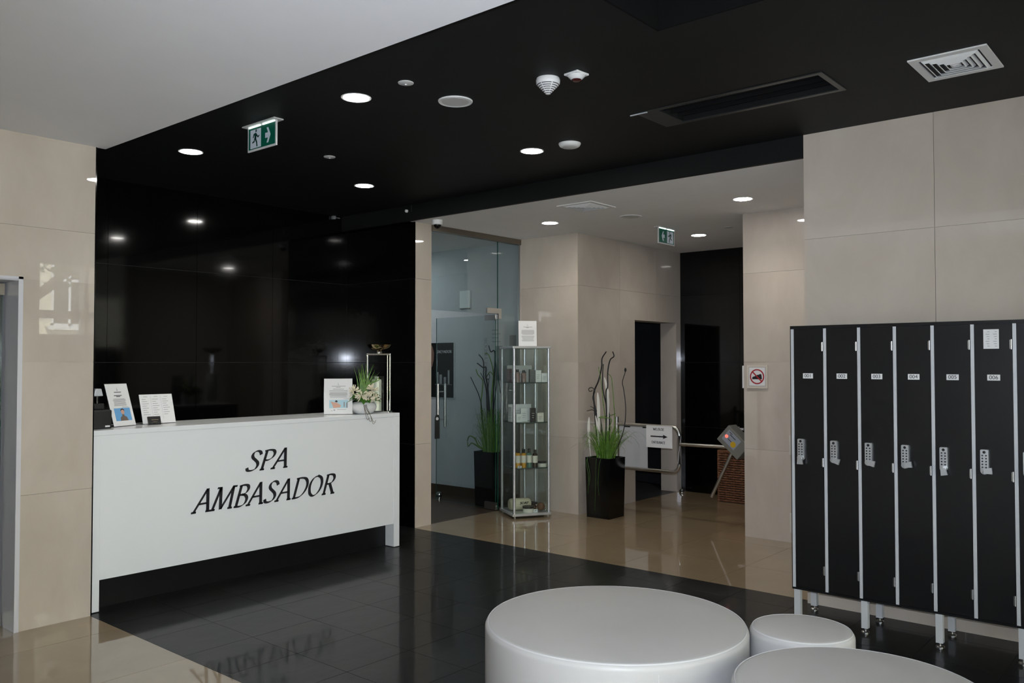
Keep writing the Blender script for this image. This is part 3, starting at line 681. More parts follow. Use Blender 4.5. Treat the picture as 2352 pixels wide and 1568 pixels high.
for i in range(7):
    yc = 2.1215 - LKW * (i + .5)
    lab = ['first black locker of the row, numbered 001, at the stone wall end', 'second black locker from the stone wall end, numbered 002, knob turned right', 'third black locker from the stone wall end, numbered 003', 'fourth black locker from the stone wall end, numbered 004', 'fifth black locker, numbered 005, next to the one with a notice', 'sixth black locker, numbered 006, with a white notice on its door', 'black locker cut off by the right edge of the photo'][i]
    o = thing('locker', lab, 'locker', (LKX, yc, 0), 0, 'black lockers along the right wall')
    obj('divider', me_strip, o); obj('carcass', me_body, o); obj('top_panel', me_top, o); obj('bottom_panel', me_bot, o)
    if i == 6 or i == 0:
        pass
    d = obj('door', me_door, o)
    if i < 6:
        pl = obj('number_plate', me_plate, d, (0, -.010 if i else -.006, 1.52))
        obj('number', digits[i], pl, (-.0032, 0, 0), (R(90), 0, R(-90)))
    lk = obj('keypad_lock', me_lock, d, (-.0, .038, 1.058))
    lk.rotation_euler = (0, 0, 0)
    obj('buttons', me_btn, lk)
    kb = obj('knob', me_knob, lk, (-.020, 0, -.045)); kb.rotation_euler = (R(180 - knob_turn[i]), 0, 0)
    for hz in (1.70, .99, .33): obj('hinge', me_hinge, d, (0, -LKW / 2 + .006, hz))
    if i % 2 == 0:
        for lx in (.02, .29):
            lg = obj('leg', me_leg, o, (lx, LKW / 2 - .0245, 0)); obj('levelling_foot', me_foot, lg)
    if i == 5:
        nt = MB().box(-.0012, -.0002, -.0375, .0375, 1.677, 1.783).build('notice', paper, d)
        q = MB()
        for c_ in (-1, 1):
            for r_ in range(7): q.box(-.0016, -.0011, c_ * .018 - .010, c_ * .018 + .004 * (r_ % 3), 1.69 + r_ * .013, 1.6925 + r_ * .013)
        q.build('printed_text', grey_ink, nt)
    if i == 0:
        MB().box(-.001, .34, LKW / 2 + .0002, LKW / 2 + .005, .19, 1.832).build('side_panel', lk_blk, o)

# ================================================================== ottomans
def ottoman(label, x, y, r, h):
    o = thing('ottoman', label, 'ottoman', (x, y, 0), 0, 'round white ottomans')
    e = .028
    pr = [(r - .004, .012), (r, .03), (r, h - e - .018)]
    MB().lathe([(r - .03, .006), (r - .004, .012), (r, .03), (r, h - e - .012)], 96).build('side_cover', leather, o, True)
    top = [(r, h - e - .012)]
    for i in range(9):
        a = math.pi / 2 * i / 8; top.append((r - e + e * math.cos(a), h - e + e * math.sin(a)))
    top += [(r * .7, h + .004), (r * .35, h + .006), (0, h + .006)]
    MB().lathe(top, 96).build('seat', leather, o, True)
    MB().lathe([(r - e * .55, h - .006 + .002), (r - e * .42, h - .003 + .0015), (r - e * .30, h - .008 + .002)], 96).build('seam', seam_m, o, True)
    MB().box(-.0015, .0015, -r - .0008, -r + .004, .03, h - e - .012, T=Matrix.Rotation(R(-40), 4, 'Z')).build('side_seam', seam_m, o)
    return o
ottoman('largest round white ottoman in front of the dark floor', 3.28, 2.175, .594, .43)
ottoman('small round white stool touching the large ottoman by the lockers', 3.708, 1.475, .222, .43)
ottoman('round grey white ottoman nearest the camera, cut by the bottom edge', 3.17, 1.05, .45, .43)

# ================================================================== ceiling fittings
me_ring = MB().lathe([(.073, -.001), (.084, -.0035), (.0875, -.001), (.0875, 0.002)], 40).mesh('trim_ring', white_p, True)
me_lens = MB().lathe([(0, -.0022), (.074, -.0022), (.074, .001)], 40).mesh('lens', lens_on)
def downlight(label, x, y, z, grp, wat=DOWNLIGHT_W):
    o = thing('downlight', label, 'ceiling light', (x, y, z), 0, grp)
    obj('trim_ring', me_ring, o); obj('lens', me_lens, o)
    l = D.lights.new('downlight_lamp', 'AREA'); l.shape = 'DISK'; l.size = .14; l.energy = wat; l.color = (1, .93, .82); l.spread = R(130)
    lo_ = D.objects.new('downlight_lamp', l); C.objects.link(lo_); lo_.parent = o; lo_.location = (0, 0, -.004)
gb, gw = 'downlights in the black ceiling', 'downlights in the corridor ceiling'
downlight('lit downlight in black ceiling, largest and nearest the white ceiling edge', 3.128, 3.85, HK, gb)
downlight('lit downlight in black ceiling above the left end of the counter', 3.152, 5.755, HK, gb)
downlight('lit downlight in black ceiling beside the domed white detector', 4.752, 3.855, HK, gb)
downlight('lit downlight in black ceiling above the right end of the counter', 4.74, 5.72, HK, gb)
downlight('lit downlight in corridor ceiling near the glass partition', 6.607, 5.131, HL, gw, CORRIDOR_W)
downlight('lit downlight in corridor ceiling nearest the right stone wall', 6.701, 3.138, HL, gw, CORRIDOR_W)
downlight('lit downlight in corridor ceiling right of the green exit sign', 8.292, 4.396, HL, gw, CORRIDOR_W)
rl = lamp('room_fill_light', 'AREA', (6.6, 7.9, HL - .02), 8.5, (.9, .96, 1), rot=(0, 0, 0), shape='SQUARE', size=.5)  # added light with no visible fitting, brightens the room behind the glass
def disc(name, label, cat, x, y, z, prof, material, n=36, extra=None):
    o = thing(name, label, cat, (x, y, z)); MB().lathe(prof, n).build('housing', material, o, True)
    if extra: extra(o)
    return o
def grille(o):
    MB().lathe([(.0, -.0065), (.08, -.0065), (.08, -.005)], 36).build('grille', grille_w, o)
disc('ceiling_speaker', 'round white ceiling speaker right of the biggest lit downlight', 'speaker', 3.547, 3.456, HK, [(.082, -.004), (.098, -.008), (.102, -.003), (.102, .001)], white_p, 40, grille)
disc('motion_detector', 'domed white disc on black ceiling beside a lit downlight', 'detector', 4.76, 3.52, HK, [(0, -.03), (.055, -.028), (.07, -.02), (.078, -.006), (.078, .001)], white_p, 40, lambda o: MB().lathe([(0, -.0315), (.045, -.0305), (.052, -.0285)], 36).build('lens', grille_w, o, True))
disc('sprinkler_cover', 'small pale disc on black ceiling above the biggest lit downlight', 'sprinkler', 3.137, 3.436, HK, [(0, -.009), (.03, -.008), (.042, -.004), (.044, .001)], grille_w, 28, lambda o: MB().lathe([(0, -.013), (.006, -.013), (.006, -.008)], 10).build('pin', white_p, o))
disc('sprinkler_cover', 'small pale disc on black ceiling right of the green exit sign', 'sprinkler', 3.903, 5.111, HK, [(0, -.009), (.03, -.008), (.042, -.004), (.044, .001)], grille_w, 28, lambda o: MB().lathe([(0, -.013), (.006, -.013), (.006, -.008)], 10).build('pin', white_p, o))
disc('ceiling_speaker', 'flat white round speaker in the pale corridor ceiling', 'speaker', 6.81, 4.319, HL, [(.088, -.003), (.1, -.006), (.104, -.002), (.104, .001)], white_p, 40, grille)
disc('sprinkler_cover', 'faint small disc in corridor ceiling near the dark far wall', 'sprinkler', 8.0, 3.9, HL, [(0, -.006), (.04, -.005), (.044, .001)], grille_w, 24)
def slots(o):
    q = MB()
    for k_ in range(6):
        r1 = .058 - .0085 * k_; z1 = -.036 - .0088 * k_
        for s_ in range(6):
            a0 = s_ * math.pi / 3 + .06; a1 = (s_ + 1) * math.pi / 3 - .06; P = [(r1 * math.cos(a0 + (a1 - a0) * t / 6), r1 * math.sin(a0 + (a1 - a0) * t / 6), z1) for t in range(7)]
            q.tube(P, .0028, 5)
    q.build('vent_slots', ink, o)
disc('smoke_detector', 'conical white smoke detector with dark slots on black ceiling', 'smoke detector', 3.591, 2.80, HK, [(0, -.086), (.012, -.085), (.05, -.046), (.064, -.03), (.066, -.012), (.062, .001)], white_p, 36, slots)
al = thing('fire_alarm_beacon', 'small white diamond alarm sounder with dark red lens', 'alarm', (3.625, 2.635, HK), R(-5))
MB().prism([(-.048, -.048), (.048, -.048), (.048, .048), (-.048, .048)], (0, 0, -.012), X_, Y_, .012).lathe([(.028, -.034), (.05, -.012)], 24).build('housing', white_p, al, True, bevel=.004)
MB().lathe([(0, -.043), (.02, -.041), (.027, -.034)], 20).build('lens', mat('dark_red_lens', (.05, .003, .003), .25), al, True)
def diffuser(name, label, x0, x1, y0, y1, z, n=5):
    o = thing(name, label, 'air vent', ((x0 + x1) / 2, (y0 + y1) / 2, z)); a, b = (x1 - x0) / 2, (y1 - y0) / 2; f_ = .04
    q = MB()
    for r_ in ((-a, a, -b, -b + f_), (-a, a, b - f_, b), (-a, -a + f_, -b + f_, b - f_), (a - f_, a, -b + f_, b - f_)): q.box(*r_, -.008, -.0005)
    q.build('frame', white_p, o)
    MB().box(-a + f_, a - f_, -b + f_, b - f_, -.0018, -.0008).build('backing', lk_body, o)
    for k_ in range(n):
        s_ = 1 - (k_ + .45) / (n + .2); A, B = (a - f_) * s_, (b - f_) * s_; tt = .007; q = MB()
        for (p0, p1) in (((-A, -B), (A, -B)), ((A, -B), (A, B)), ((A, B), (-A, B)), ((-A, B), (-A, -B))):
            u = Vector((p1[0] - p0[0], p1[1] - p0[1], 0)).normalized(); n_ = Vector((-u.y, u.x, 0)); P0 = Vector((*p0, 0)); P1 = Vector((*p1, 0)); L_ = n_ * .012
            b_ = len(q.v); q.v += [tuple(P0 + Z_ * -.002), tuple(P1 + Z_ * -.002), tuple(P1 + (L_ - u * .012) + Z_ * -.014), tuple(P0 + (L_ + u * .012) + Z_ * -.014)]; q.face((b_, b_ + 1, b_ + 2, b_ + 3))
        q.build('blade', white_p, o).modifiers.new('thick', 'SOLIDIFY').thickness = .003
    MB().box(-(a - f_) * .16, (a - f_) * .16, -(b - f_) * .16, (b - f_) * .16, -.012, -.009).build('centre_plate', white_p, o)
diffuser('ceiling_vent', 'square white air vent in black ceiling above the lockers', 4.565, 4.97, .88, 1.24, HK)
diffuser('ceiling_vent', 'square white air vent in the pale corridor ceiling', 5.917, 6.298, 4.15, 4.52, HL)
sd = thing('slot_diffuser', 'long black slot air vent in the black ceiling', 'air vent', ((SX0 + SX1) / 2, (SY0 + SY1) / 2, HK))
a, b = (SX1 - SX0) / 2, (SY1 - SY0) / 2
blk_tr = mat('black_satin_trim', (.03, .031, .03), .35)
MB().box(-a - .03, a + .03, -b - .03, -b, -.006, -.0005).box(-a - .03, a + .03, b, b + .14, -.006, -.0005).box(-a - .03, -a, -b, b, -.006, -.0005).box(a, a + .03, -b, b, -.006, -.0005).build('frame', blk_tr, sd)
for k_ in range(3): MB().box(-a + (k_ + .7) * a * .55, -a + (k_ + .7) * a * .55 + .01, -b + .003, b - .003, .01, .05).build('blade', black_d, sd)
MB().box(-a - .029, -a - .02, b + .06, b + .18, -.012, -.0065).build('bright_edge', alu_l, sd)

# exit signs
def man(q, O, U, V, s, mir=1):
    def P(l): return [(x * s * mir, y * s) for x, y in l]
    q.prism(P([(.05 + .07 * math.cos(i * .63), .86 + .075 * math.sin(i * .63)) for i in range(10)]), O, U, V, .0006)
    for l in ([(-.08, .74), (.04, .76), (.12, .68), (.22, .56), (.34, .60), (.36, .54), (.22, .46), (.10, .58), (.06, .44), (.16, .24), (.20, .02), (.10, .0), (.06, .22), (-.06, .40), (-.10, .26), (-.30, .22), (-.30, .30), (-.16, .34), (-.08, .56), (-.12, .66), (-.18, .50), (-.26, .52), (-.18, .72)],): q.prism(P(l), O, U, V, .0006)
def exit_sign(label, x, y, z, U, wdt, hgt, arrow):
    """hanging plate facing N = U x Z"""
    o = thing('exit_sign', label, 'exit sign', (x, y, z)); U = Vector(U); N = U.cross(Z_)
    O = -U * wdt / 2 + Z_ * (-hgt)
    q = MB(); q.prism([(-.02, -.03), (wdt + .02, -.03), (wdt + .02, .03), (-.02, .03)], -U * wdt / 2 - Z_ * .008, U, -N if False else N * 1, .0075) if False else None
    Tm = Matrix((U, N, Z_)).transposed().to_4x4()
    MB().box(-wdt / 2 - .02, wdt / 2 + .02, -.035, .035, -.008, -.0005, T=Tm).build('mount_plate', grille_w, o)
    MB().box(-wdt / 2, wdt / 2, -.004, .004, -hgt, -.008, T=Tm).build('light_plate', white_p, o)
    F = O + N * .0042; b_ = .012
    fc_ = MB().rect(b_, wdt - b_, b_, hgt - .016, F, U, Z_, .0006).build('green_face', green_on, o)
    F2 = F + N * .0008
    du = .30 if arrow > 0 else .70
    x0, x1 = (b_ + .02, wdt * .5 - .008) if arrow > 0 else (wdt * .5 + .008, wdt - b_ - .02)
    MB().rect(x0, x1, b_ + .006, hgt - .03, F2, U, Z_, .0006).build('doorway', white_on, fc_)
    q = MB(); man(q, F2 + N * .0008 + U * ((x0 + x1) / 2) + Z_ * (b_ + .012), U, Z_, hgt * .72, arrow); q.build('running_figure', green_s, fc_)
    cx = wdt * .72 if arrow > 0 else wdt * .28; s = hgt * .40 * arrow; cz = hgt * .47
    A = [(.42, 0), (.05, .72), (-.22, .72), (.0, .24), (-.46, .24), (-.46, -.24), (.0, -.24), (-.22, -.72), (.05, -.72)]
    MB().prism([(cx + p[0] * s, cz + p[1] * abs(s)) for p in A], F2, U, Z_, .0006).build('arrow', white_on, fc_)
    MB().rect(b_ + .004, wdt * .46, hgt - .015, hgt - .009, F, U, Z_, .004).rect(wdt * .54, wdt - b_ - .004, hgt - .015, hgt - .009, F, U, Z_, .004).build('lamp_strip', strip_on, o)
exit_sign('green exit sign with right arrow hanging from the black ceiling', 3.07, 4.715, HK, -Y_, .32, .168, 1)
exit_sign('green exit sign with left arrow hanging in the pale corridor', 7.64, 4.42, HL, X_, .325, .17, -1)

# security camera, small sensors
cc = thing('dome_camera', 'small white dome security camera above the glass partition', 'camera', (5.765, 5.86, HL))
MB().lathe([(.0, 0), (.052, 0), (.052, -.04), (.046, -.046), (0, -.046)], 28).build('housing', white_p, cc, True)
MB().lathe([(.038, -.046), (.035, -.062), (.022, -.078), (0, -.084)], 24).build('dome', blk_gl, cc, True)
ms = thing('wall_sensor', 'tiny sensor box high in the dark recess corner', 'sensor', (5.49, YB - .02, HK - .02))
MB().box(-.016, .016, -.02, .018, -.02, .015).build('housing', alu, ms, bevel=.003); MB().box(.016, .08, -.004, .004, -.004, .004).build('arm', alu, ms)
ms = thing('bulkhead_sensor', 'tiny white sensor on the black bulkhead by the pillar', 'sensor', (XR - .004, 6.122, 3.085))
MB().lathe([(0, -.02), (.014, -.016), (.016, 0.002)], 14, T=Matrix.Rotation(R(90), 4, 'Y')).build('lens', white_p, ms, True)
MB().box(-.006, .001, -.07, -.062, -.01, .05).build('bracket', blk_tr, ms)

# ================================================================== glass partition and door
GY = YP + .012
gp = thing('glass_partition', 'grey glass partition with steel head rail beside the stone pillar', 'glass partition', (5.911, GY, 0))
GW = XD - 5.911 - .001
MB().box(0, GW, -.025, .025, HL - .06, HL - .002).build('head_rail', steel_d, gp)
def pane(q, x0, x1, y0, y1, z0, z1):
    q.box(x0, x1, y0, y1, z0, z1)
    th = 'y' if (y1 - y0) < (x1 - x0) else 'x'
    for i, fidx in enumerate(q.f[-6:]):
        pass
    # box faces: bottom, top, -y, +x, +y, -x
    edge = (0, 1, 3, 5) if th == 'y' else (0, 1, 2, 4)
    for e in edge: q.m[len(q.m) - 6 + e] = 1
    return q
pane(MB(), 0, 1.008, -.005, .005, 2.135, HL - .06).build('transom_pane', [glass_room, glass_e], gp)
pane(MB(), 1.014, GW, -.005, .005, .012, HL - .06).build('side_pane', [glass_room, glass_e], gp)
MB().box(GW - .008, GW, -.012, .012, 0, HL - .06).build('wall_channel', steel, gp)
pp = MB().box(.83, 1.06, -.014, .014, 2.14, 2.195).box(1.012, 1.06, -.014, .014, 2.085, 2.14).build('corner_patch', steel, gp)
gd = thing('glass_door', 'open glass door leaf with long tubular handles', 'door', (6.922, GY + .02, 0), R(86.5))
DWid = .99
pane(MB(), .01, DWid, -.005, .005, .012, 2.125).build('leaf', [glass_room, glass_e], gd)
MB().box(0.0, .17, -.014, .014, 2.075, 2.13).build('patch_fitting', steel, gd); MB().box(0.0, .17, -.014, .014, .006, .085).build('patch_fitting', steel, gd)
for s_ in (-1, 1): MB().tube([(DWid - .09, s_ * .055, .86), (DWid - .09, s_ * .055, 1.36)], .017, 14).build('handle', steel, gd, True)
MB().tube([(DWid - .09, -.05, 1.27), (DWid - .09, .05, 1.27)], .008, 10).tube([(DWid - .09, -.05, .95), (DWid - .09, .05, .95)], .008, 10).build('handle_bolt', chrome, gd, True)
dh = thing('door_hanger', 'black door hanger tag with red spot on the glass door handle', 'door hanger', (6.895, 7.02, .97), R(-15))
q = MB(); q.prism([(-.033, -.24), (.033, -.24), (.033, .0), (.022, .03), (0, .04), (-.022, .03), (-.033, 0)], (0, -.02, 0), X_, Z_, .002); q.build('tag', blk_pl, dh)
MB().prism([(0, -.12), (.033, -.15), (.033, -.10)], (0, -.0215, -.03), X_, Z_, -.001).build('red_spot', red, dh)
MB().lathe([(.0, 0), (.018, 0), (.018, .001), (0, .001)], 16, (0, 0, 0), T=Matrix.Translation((0, -.022, -.01)) @ Matrix.Rotation(R(90), 4, 'X')).build('white_ring', paper, dh)
ds = thing('door_stop', 'chrome floor door stop behind the glass door', 'door stop', (7.06, 7.14, 0))
MB().lathe([(.03, 0), (.03, .07), (.024, .085), (0, .088)], 18).build('post', chrome, ds, True); MB().lathe([(.031, .03), (.036, .035), (.036, .05), (.031, .055)], 18).build('buffer', blk_pl, ds, True)
ds = thing('door_stop', 'chrome floor door stop by the washroom doorway', 'door stop', (9.40, 5.235, 0))
MB().lathe([(.03, 0), (.03, .03), (.02, .042), (0, .044)], 18).build('post', chrome, ds, True); MB().lathe([(.031, .008), (.034, .012), (.034, .02), (.031, .024)], 18).build('buffer', blk_pl, ds, True)
# skirting in the room behind
bb = struct(MB().box(XG - .012, XG, YP + .04, 9.2, 0, .113).build('baseboard_room', wood_f))
# posters in the room
po = thing('poster', 'black cosmetics poster with SKEYNDOR lettering and silver flasks', 'poster', (XG, 7.415, 1.18))
MB().box(-.012, -.001, -.2, .2, 0, .67).build('board', blk_gl, po)
MB().box(-.013, -.0005, -.206, -.2, 0, .67).box(-.013, -.0005, .2, .206, 0, .67).build('frame', alu_l, po)
write('SKEYNDOR', (-.0122, .085, .545), -Y_, Z_, .25, .032, paper, po, t=-.0006 * -1, wmax=.12, wmin=.05)
q = MB()
for y0, y1, zt in ((.045, .0, .28), (-.03, -.07, .25), (-.1, -.13, .335), (.09, .06, .31)): q.rect(-y0, -y1, .165, zt, (-.0122, 0, 0), -Y_, Z_, .0006)
q.build('silver_flasks', mat('print_silver', (.3, .3, .31), .5), po)
MB().rect(-.2 + .2 - .12, .17, .155, .16, (-.0122, 0, 0), -Y_, Z_, .0006).build('shelf_line', grey_ink, po)
MB().prism([(-.2, .66), (-.165, .62), (-.14, .55), (-.145, .46), (-.17, .38), (-.2, .36)], (-.0122, 0, 0), -Y_, Z_, .0006).build('profile', mat('print_dark_skin', lin(120, 90, 78), .6), po)
po = thing('poster', 'pale grey cosmetics poster with upright SKEYNDOR lettering behind plant', 'poster', (XG, 6.47, .95))
MB().box(-.012, -.001, -.3, .27, 0, 1.13).build('board', mat('pale_board', (.46, .48, .48), .5), po)
write('SKEYNDOR', (-.0122, .195, .55), Z_, Y_, .40, .045, grey_ink, po, t=-.0006, wmax=.14, wmin=.06)
q = MB()
for k_ in range(4): q.rect(-.12, -.02 + .03 * (k_ % 2), 1.03 - k_ * .045, 1.04 - k_ * .045, (-.0122, 0, 0), -Y_, Z_, .0006)
q.build('printed_text', grey_ink, po)
q = MB()
for y0, y1, z0, z1 in ((-.06, .04, .45, .85), (.15, .25, .55, .97), (.02, .1, .3, .62)): q.rect(y0, y1, z0, z1, (-.0122, 0, 0), -Y_, Z_, .0006)
q.build('silver_flasks', mat('print_grey', (.22, .23, .23), .5), po)
ns = thing('wall_notice', 'small white notice high on the grey wall behind the glass', 'sign', (XG, 7.03, 2.262)); MB().box(-.014, -.001, -.083, .083, 0, .21).build('board', mat('notice_white', (.75, .8, .78), .5), ns)
MB().box(-.015, -.001, -.083, .083, -.008, 0).build('lower_edge', steel_d, ns)

# ================================================================== display cabinet
cu_, cv_ = Vector((.86, -.51, 0)).normalized(), Vector((.51, .86, 0)).normalized()
cab = thing('display_cabinet', 'tall glass display cabinet with silver corner posts and shelves', 'display cabinet', (6.645, 5.647, 0), math.atan2(-.51, .86))
A_, B_, HZ = .425, .44, 1.775
for x in (.03, A_ - .03):
    for y in (.03, B_ - .03): MB().lathe([(.012, 0), (.012, .025)], 10, (x, y, 0)).build('foot', steel, cab)
MB().box(0, A_, 0, B_, .025, .05).build('base', alu, cab, bevel=.002)
MB().box(0, A_, 0, B_, HZ - .022, HZ).build('top', alu, cab, bevel=.002)
for x in (.022, A_ - .022):
    for y in (.022, B_ - .022): MB().tube([(x, y, .05), (x, y, HZ - .022)], .0145, 14).build('corner_post', alu, cab, True)
MB().tube([(A_ * .66, B_ - .02, .05), (A_ * .66, B_ - .02, HZ - .022)], .008, 8).build('door_profile', alu, cab)
for (x0, x1, y0, y1) in ((.036, A_ - .036, .012, .016), (.036, A_ - .036, B_ - .016, B_ - .012), (.012, .016, .036, B_ - .036), (A_ - .016, A_ - .012, .036, B_ - .036)):
    MB().box(x0, x1, y0, y1, .05, HZ - .022).build('pane', glass, cab)
SH = [.515, .985, 1.40]
for z in SH: pane(MB(), .02, A_ - .02, .02, B_ - .02, z - .008, z).build('shelf', [glass, mat('shelf_edge', (.03, .06, .055), .2)], cab)
CM = Matrix.Translation((6.645, 5.647, 0)) @ Matrix.Rotation(math.atan2(-.51, .86), 4, 'Z')
def cpos(x, y, z): return tuple(CM @ Vector((x, y, z)))
CRZ = math.atan2(-.51, .86)
def cbox(label, x, y, z, w_, d_, h_, material, extra=None, rz=0, grp=None, nm='product_box'):
    o = thing(nm, label, 'box', cpos(x, y, z + .0006), CRZ + rz, grp)
    MB().box(-w_ / 2, w_ / 2, -d_ / 2, d_ / 2, 0, h_).build('carton', material, o, bevel=.001)
    q = MB()
    for k_ in range(3): q.box(-w_ * .3, w_ * (.1 + .08 * k_), -d_ / 2 - .0006, -d_ / 2, h_ * (.3 + .15 * k_), h_ * (.3 + .15 * k_) + .004)
    q.build('printed_text', grey_ink if material is not blk_pl else paper, o)
    return o
def cbottle(label, x, y, z, r, h, cap, material, grp=None, lab=True):
    o = thing('bottle', label, 'bottle', cpos(x, y, z + .0006), CRZ, grp)
    MB().lathe([(0, 0), (r, 0), (r, h * .72), (r * .8, h * .78), (r * .45, h * .8), (0, h * .8)], 18).build('body', material, o, True)
    MB().lathe([(r * .55, h * .8), (r * .55, h), (0, h)], 14).build('cap', blk_pl, o, True)
    if lab: MB().lathe([(r + .0006, h * .26), (r + .0006, h * .66)], 18).build('label', wax, o, True)
    return o
def cjar(label, x, y, z, r, h, lid, material, grp=None):
    o = thing('jar', label, 'jar', cpos(x, y, z + .0006), CRZ, grp)
    MB().lathe([(0, 0), (r, 0), (r, h * .65), (0, h * .65)], 22).build('body', material, o, True); MB().lathe([(r * 1.03, h * .65), (r * 1.03, h), (0, h)], 22).build('lid', lid, o, True)
    return o
g1_, g2_, g3_, g4_ = 'toiletries on the top cabinet shelf', 'boxes on the middle cabinet shelf', 'bottles on the lower cabinet shelf', 'items on the cabinet base'
z = SH[2]
cbottle('mauve flask with dark cap, leftmost on the top cabinet shelf', .085, .10, z, .028, .135, None, pinkbrown, g1_, False)
cbottle('mauve flask with dark cap, second on the top cabinet shelf', .15, .09, z, .026, .125, None, pinkbrown, g1_, False)
cbottle('small green capped flask on the top cabinet shelf', .195, .17, z, .018, .11, None, grille_w, g1_)
cbox('slim grey carton on the top cabinet shelf', .24, .09, z, .055, .04, .135, mat('grey_carton', (.12, .12, .125), .4), grp=g1_)
cbox('white carton, taller of the two on the top cabinet shelf', .305, .08, z, .062, .04, .125, white_p, grp=g1_)
cbox('white carton, shorter one at the right of the top cabinet shelf', .372, .08, z, .066, .05, .095, white_p, grp=g1_)
cbox('broad pale card standing at the back of the top cabinet shelf', .20, .36, z, .28, .01, .175, grille_w, grp=g1_, nm='display_card')
cbox('dark red carton beside the post on the top cabinet shelf', .06, .30, z, .03, .10, .14, mat('wine_carton', (.12, .03, .03), .4), grp=g1_)
z = SH[1]
cbox('broad white illustrated card on the middle cabinet shelf', .19, .33, z, .26, .012, .175, paper, grp=g2_, nm='display_card')
cbox('white carton at the left of the middle cabinet shelf', .10, .10, z, .06, .04, .085, white_p, grp=g2_)
cbox('white carton with black print in the middle cabinet shelf centre', .175, .16, z, .075, .04, .14, paper, grp=g2_)
cbox('black carton on the middle cabinet shelf', .255, .10, z, .052, .04, .145, blk_pl, grp=g2_)
cbox('small cream carton on the middle cabinet shelf beside the black one', .33, .09, z, .07, .05, .09, wax, grp=g2_)
cbox('small cream carton at the right end of the middle cabinet shelf', .375, .17, z, .035, .045, .09, wax, rz=.3, grp=g2_)
cbox('pale carton behind the left post on the middle cabinet shelf', .06, .235, z, .03, .10, .15, paper, grp=g2_)
z = SH[0]
for i, (mt_, nm_) in enumerate(((amber, 'amber bottle with black cap, leftmost on the lower shelf'), (amber, 'amber bottle with black cap, second on the lower shelf'), (teal, 'teal bottle with black cap on the lower shelf'), (brown, 'brown bottle with black cap, rightmost on the lower shelf'))):
    cbottle(nm_, .085 + .062 * i, .085 - (.01 if i == 3 else 0), z, .027, .19 - (.01 if i == 3 else 0), None, mt_, g3_)
for i, (mt_, nm_) in enumerate(((amber, 'amber bottle in the back row, left'), (teal, 'teal bottle in the back row, middle'), (brown, 'brown bottle in the back row, right'))):
    cbottle(nm_ + ' on the lower shelf', .11 + .064 * i, .17, z, .024, .185, None, mt_, g3_)
cjar('white jar with black lid at the right of the lower shelf', .36, .10, z, .046, .055, blk_pl, wax, g3_)
cbox('tiny white price card on the lower shelf', .09, .045, z, .045, .004, .022, paper, nm='price_card')
z = .05
so = thing('soap_bar', 'large cream rounded SOAP roll on the cabinet base', 'soap', cpos(.155, .235, z + .001), CRZ)
q = MB(); q.lathe([(.0, -.12), (.05, -.115), (.062, -.095), (.062, .095), (.05, .115), (0, .12)], 24, (0, 0, .063), axis='X'); q.build('roll', cream, so, True)
write('SOAP', (-.02, -.0625, .07), X_, Z_, .10, .022, ink, so, t=.003, wmax=.2, wmin=.08)
cjar('low white jar with black lid on the cabinet base', .20, .09, z, .058, .062, blk_pl, wax, g4_)
cjar('low white jar with black lid in the back of the cabinet base', .345, .33, z, .045, .06, blk_pl, wax, g4_)
bo = thing('bath_ball', 'brown ball on the cabinet base', 'bath ball', cpos(.355, .125, z + .044), 0); MB().ball((0, 0, 0), .043, n=20, k=12).build('ball', ballbrown, bo, True); MB().lathe([(.0435, -.003), (.0437, 0), (.0435, .003)], 24).build('band', mat('paper_band', (.16, .075, .04), .7), bo, True)
bo = thing('bath_ball', 'dark ball between jar and brown ball on the cabinet base', 'bath ball', cpos(.282, .155, z + .036), 0); MB().ball((0, 0, 0), .035, n=18, k=10).build('ball', brown, bo, True); MB().lathe([(.0355, -.003), (.0357, 0), (.0355, .003)], 24).build('band', D.materials['paper_band'], bo, True)
cbox('tiny white price card on the cabinet base', .265, .045, z, .045, .004, .032, paper, nm='price_card')
fl_ = thing('glass_pebble', 'shiny clear glass pebble at the right of the cabinet base', 'glass pebble', cpos(.385, .07, z + .014), 0); MB().ball((0, 0, 0), .016, .014, .013).build('pebble', chrome, fl_, True); MB().ball((.02, .012, -.003), .011, .010, .010).build('small_pebble', chrome, fl_, True)
stand('notice_stand', 'white text notice standing on top of the display cabinet', 'leaflet stand', cpos(.20, .10, HZ), CRZ - .12, .195, .265, R(3), body=lambda sh, O, V, W_, H_: (emblem(sh, O, V, W_ * .5, H_ * .84, .01), lines(sh, O, V, [(W_ * .27, W_ * .76, H_ * .755), (W_ * .42, W_ * .58, H_ * .73)], .004), lines(sh, O, V, para(W_ * .15, W_ * .88, H_ * .46, H_ * .63, 7, 5) + para(W_ * .15, W_ * .88, H_ * .2, H_ * .40, 7, 6), .0032)))

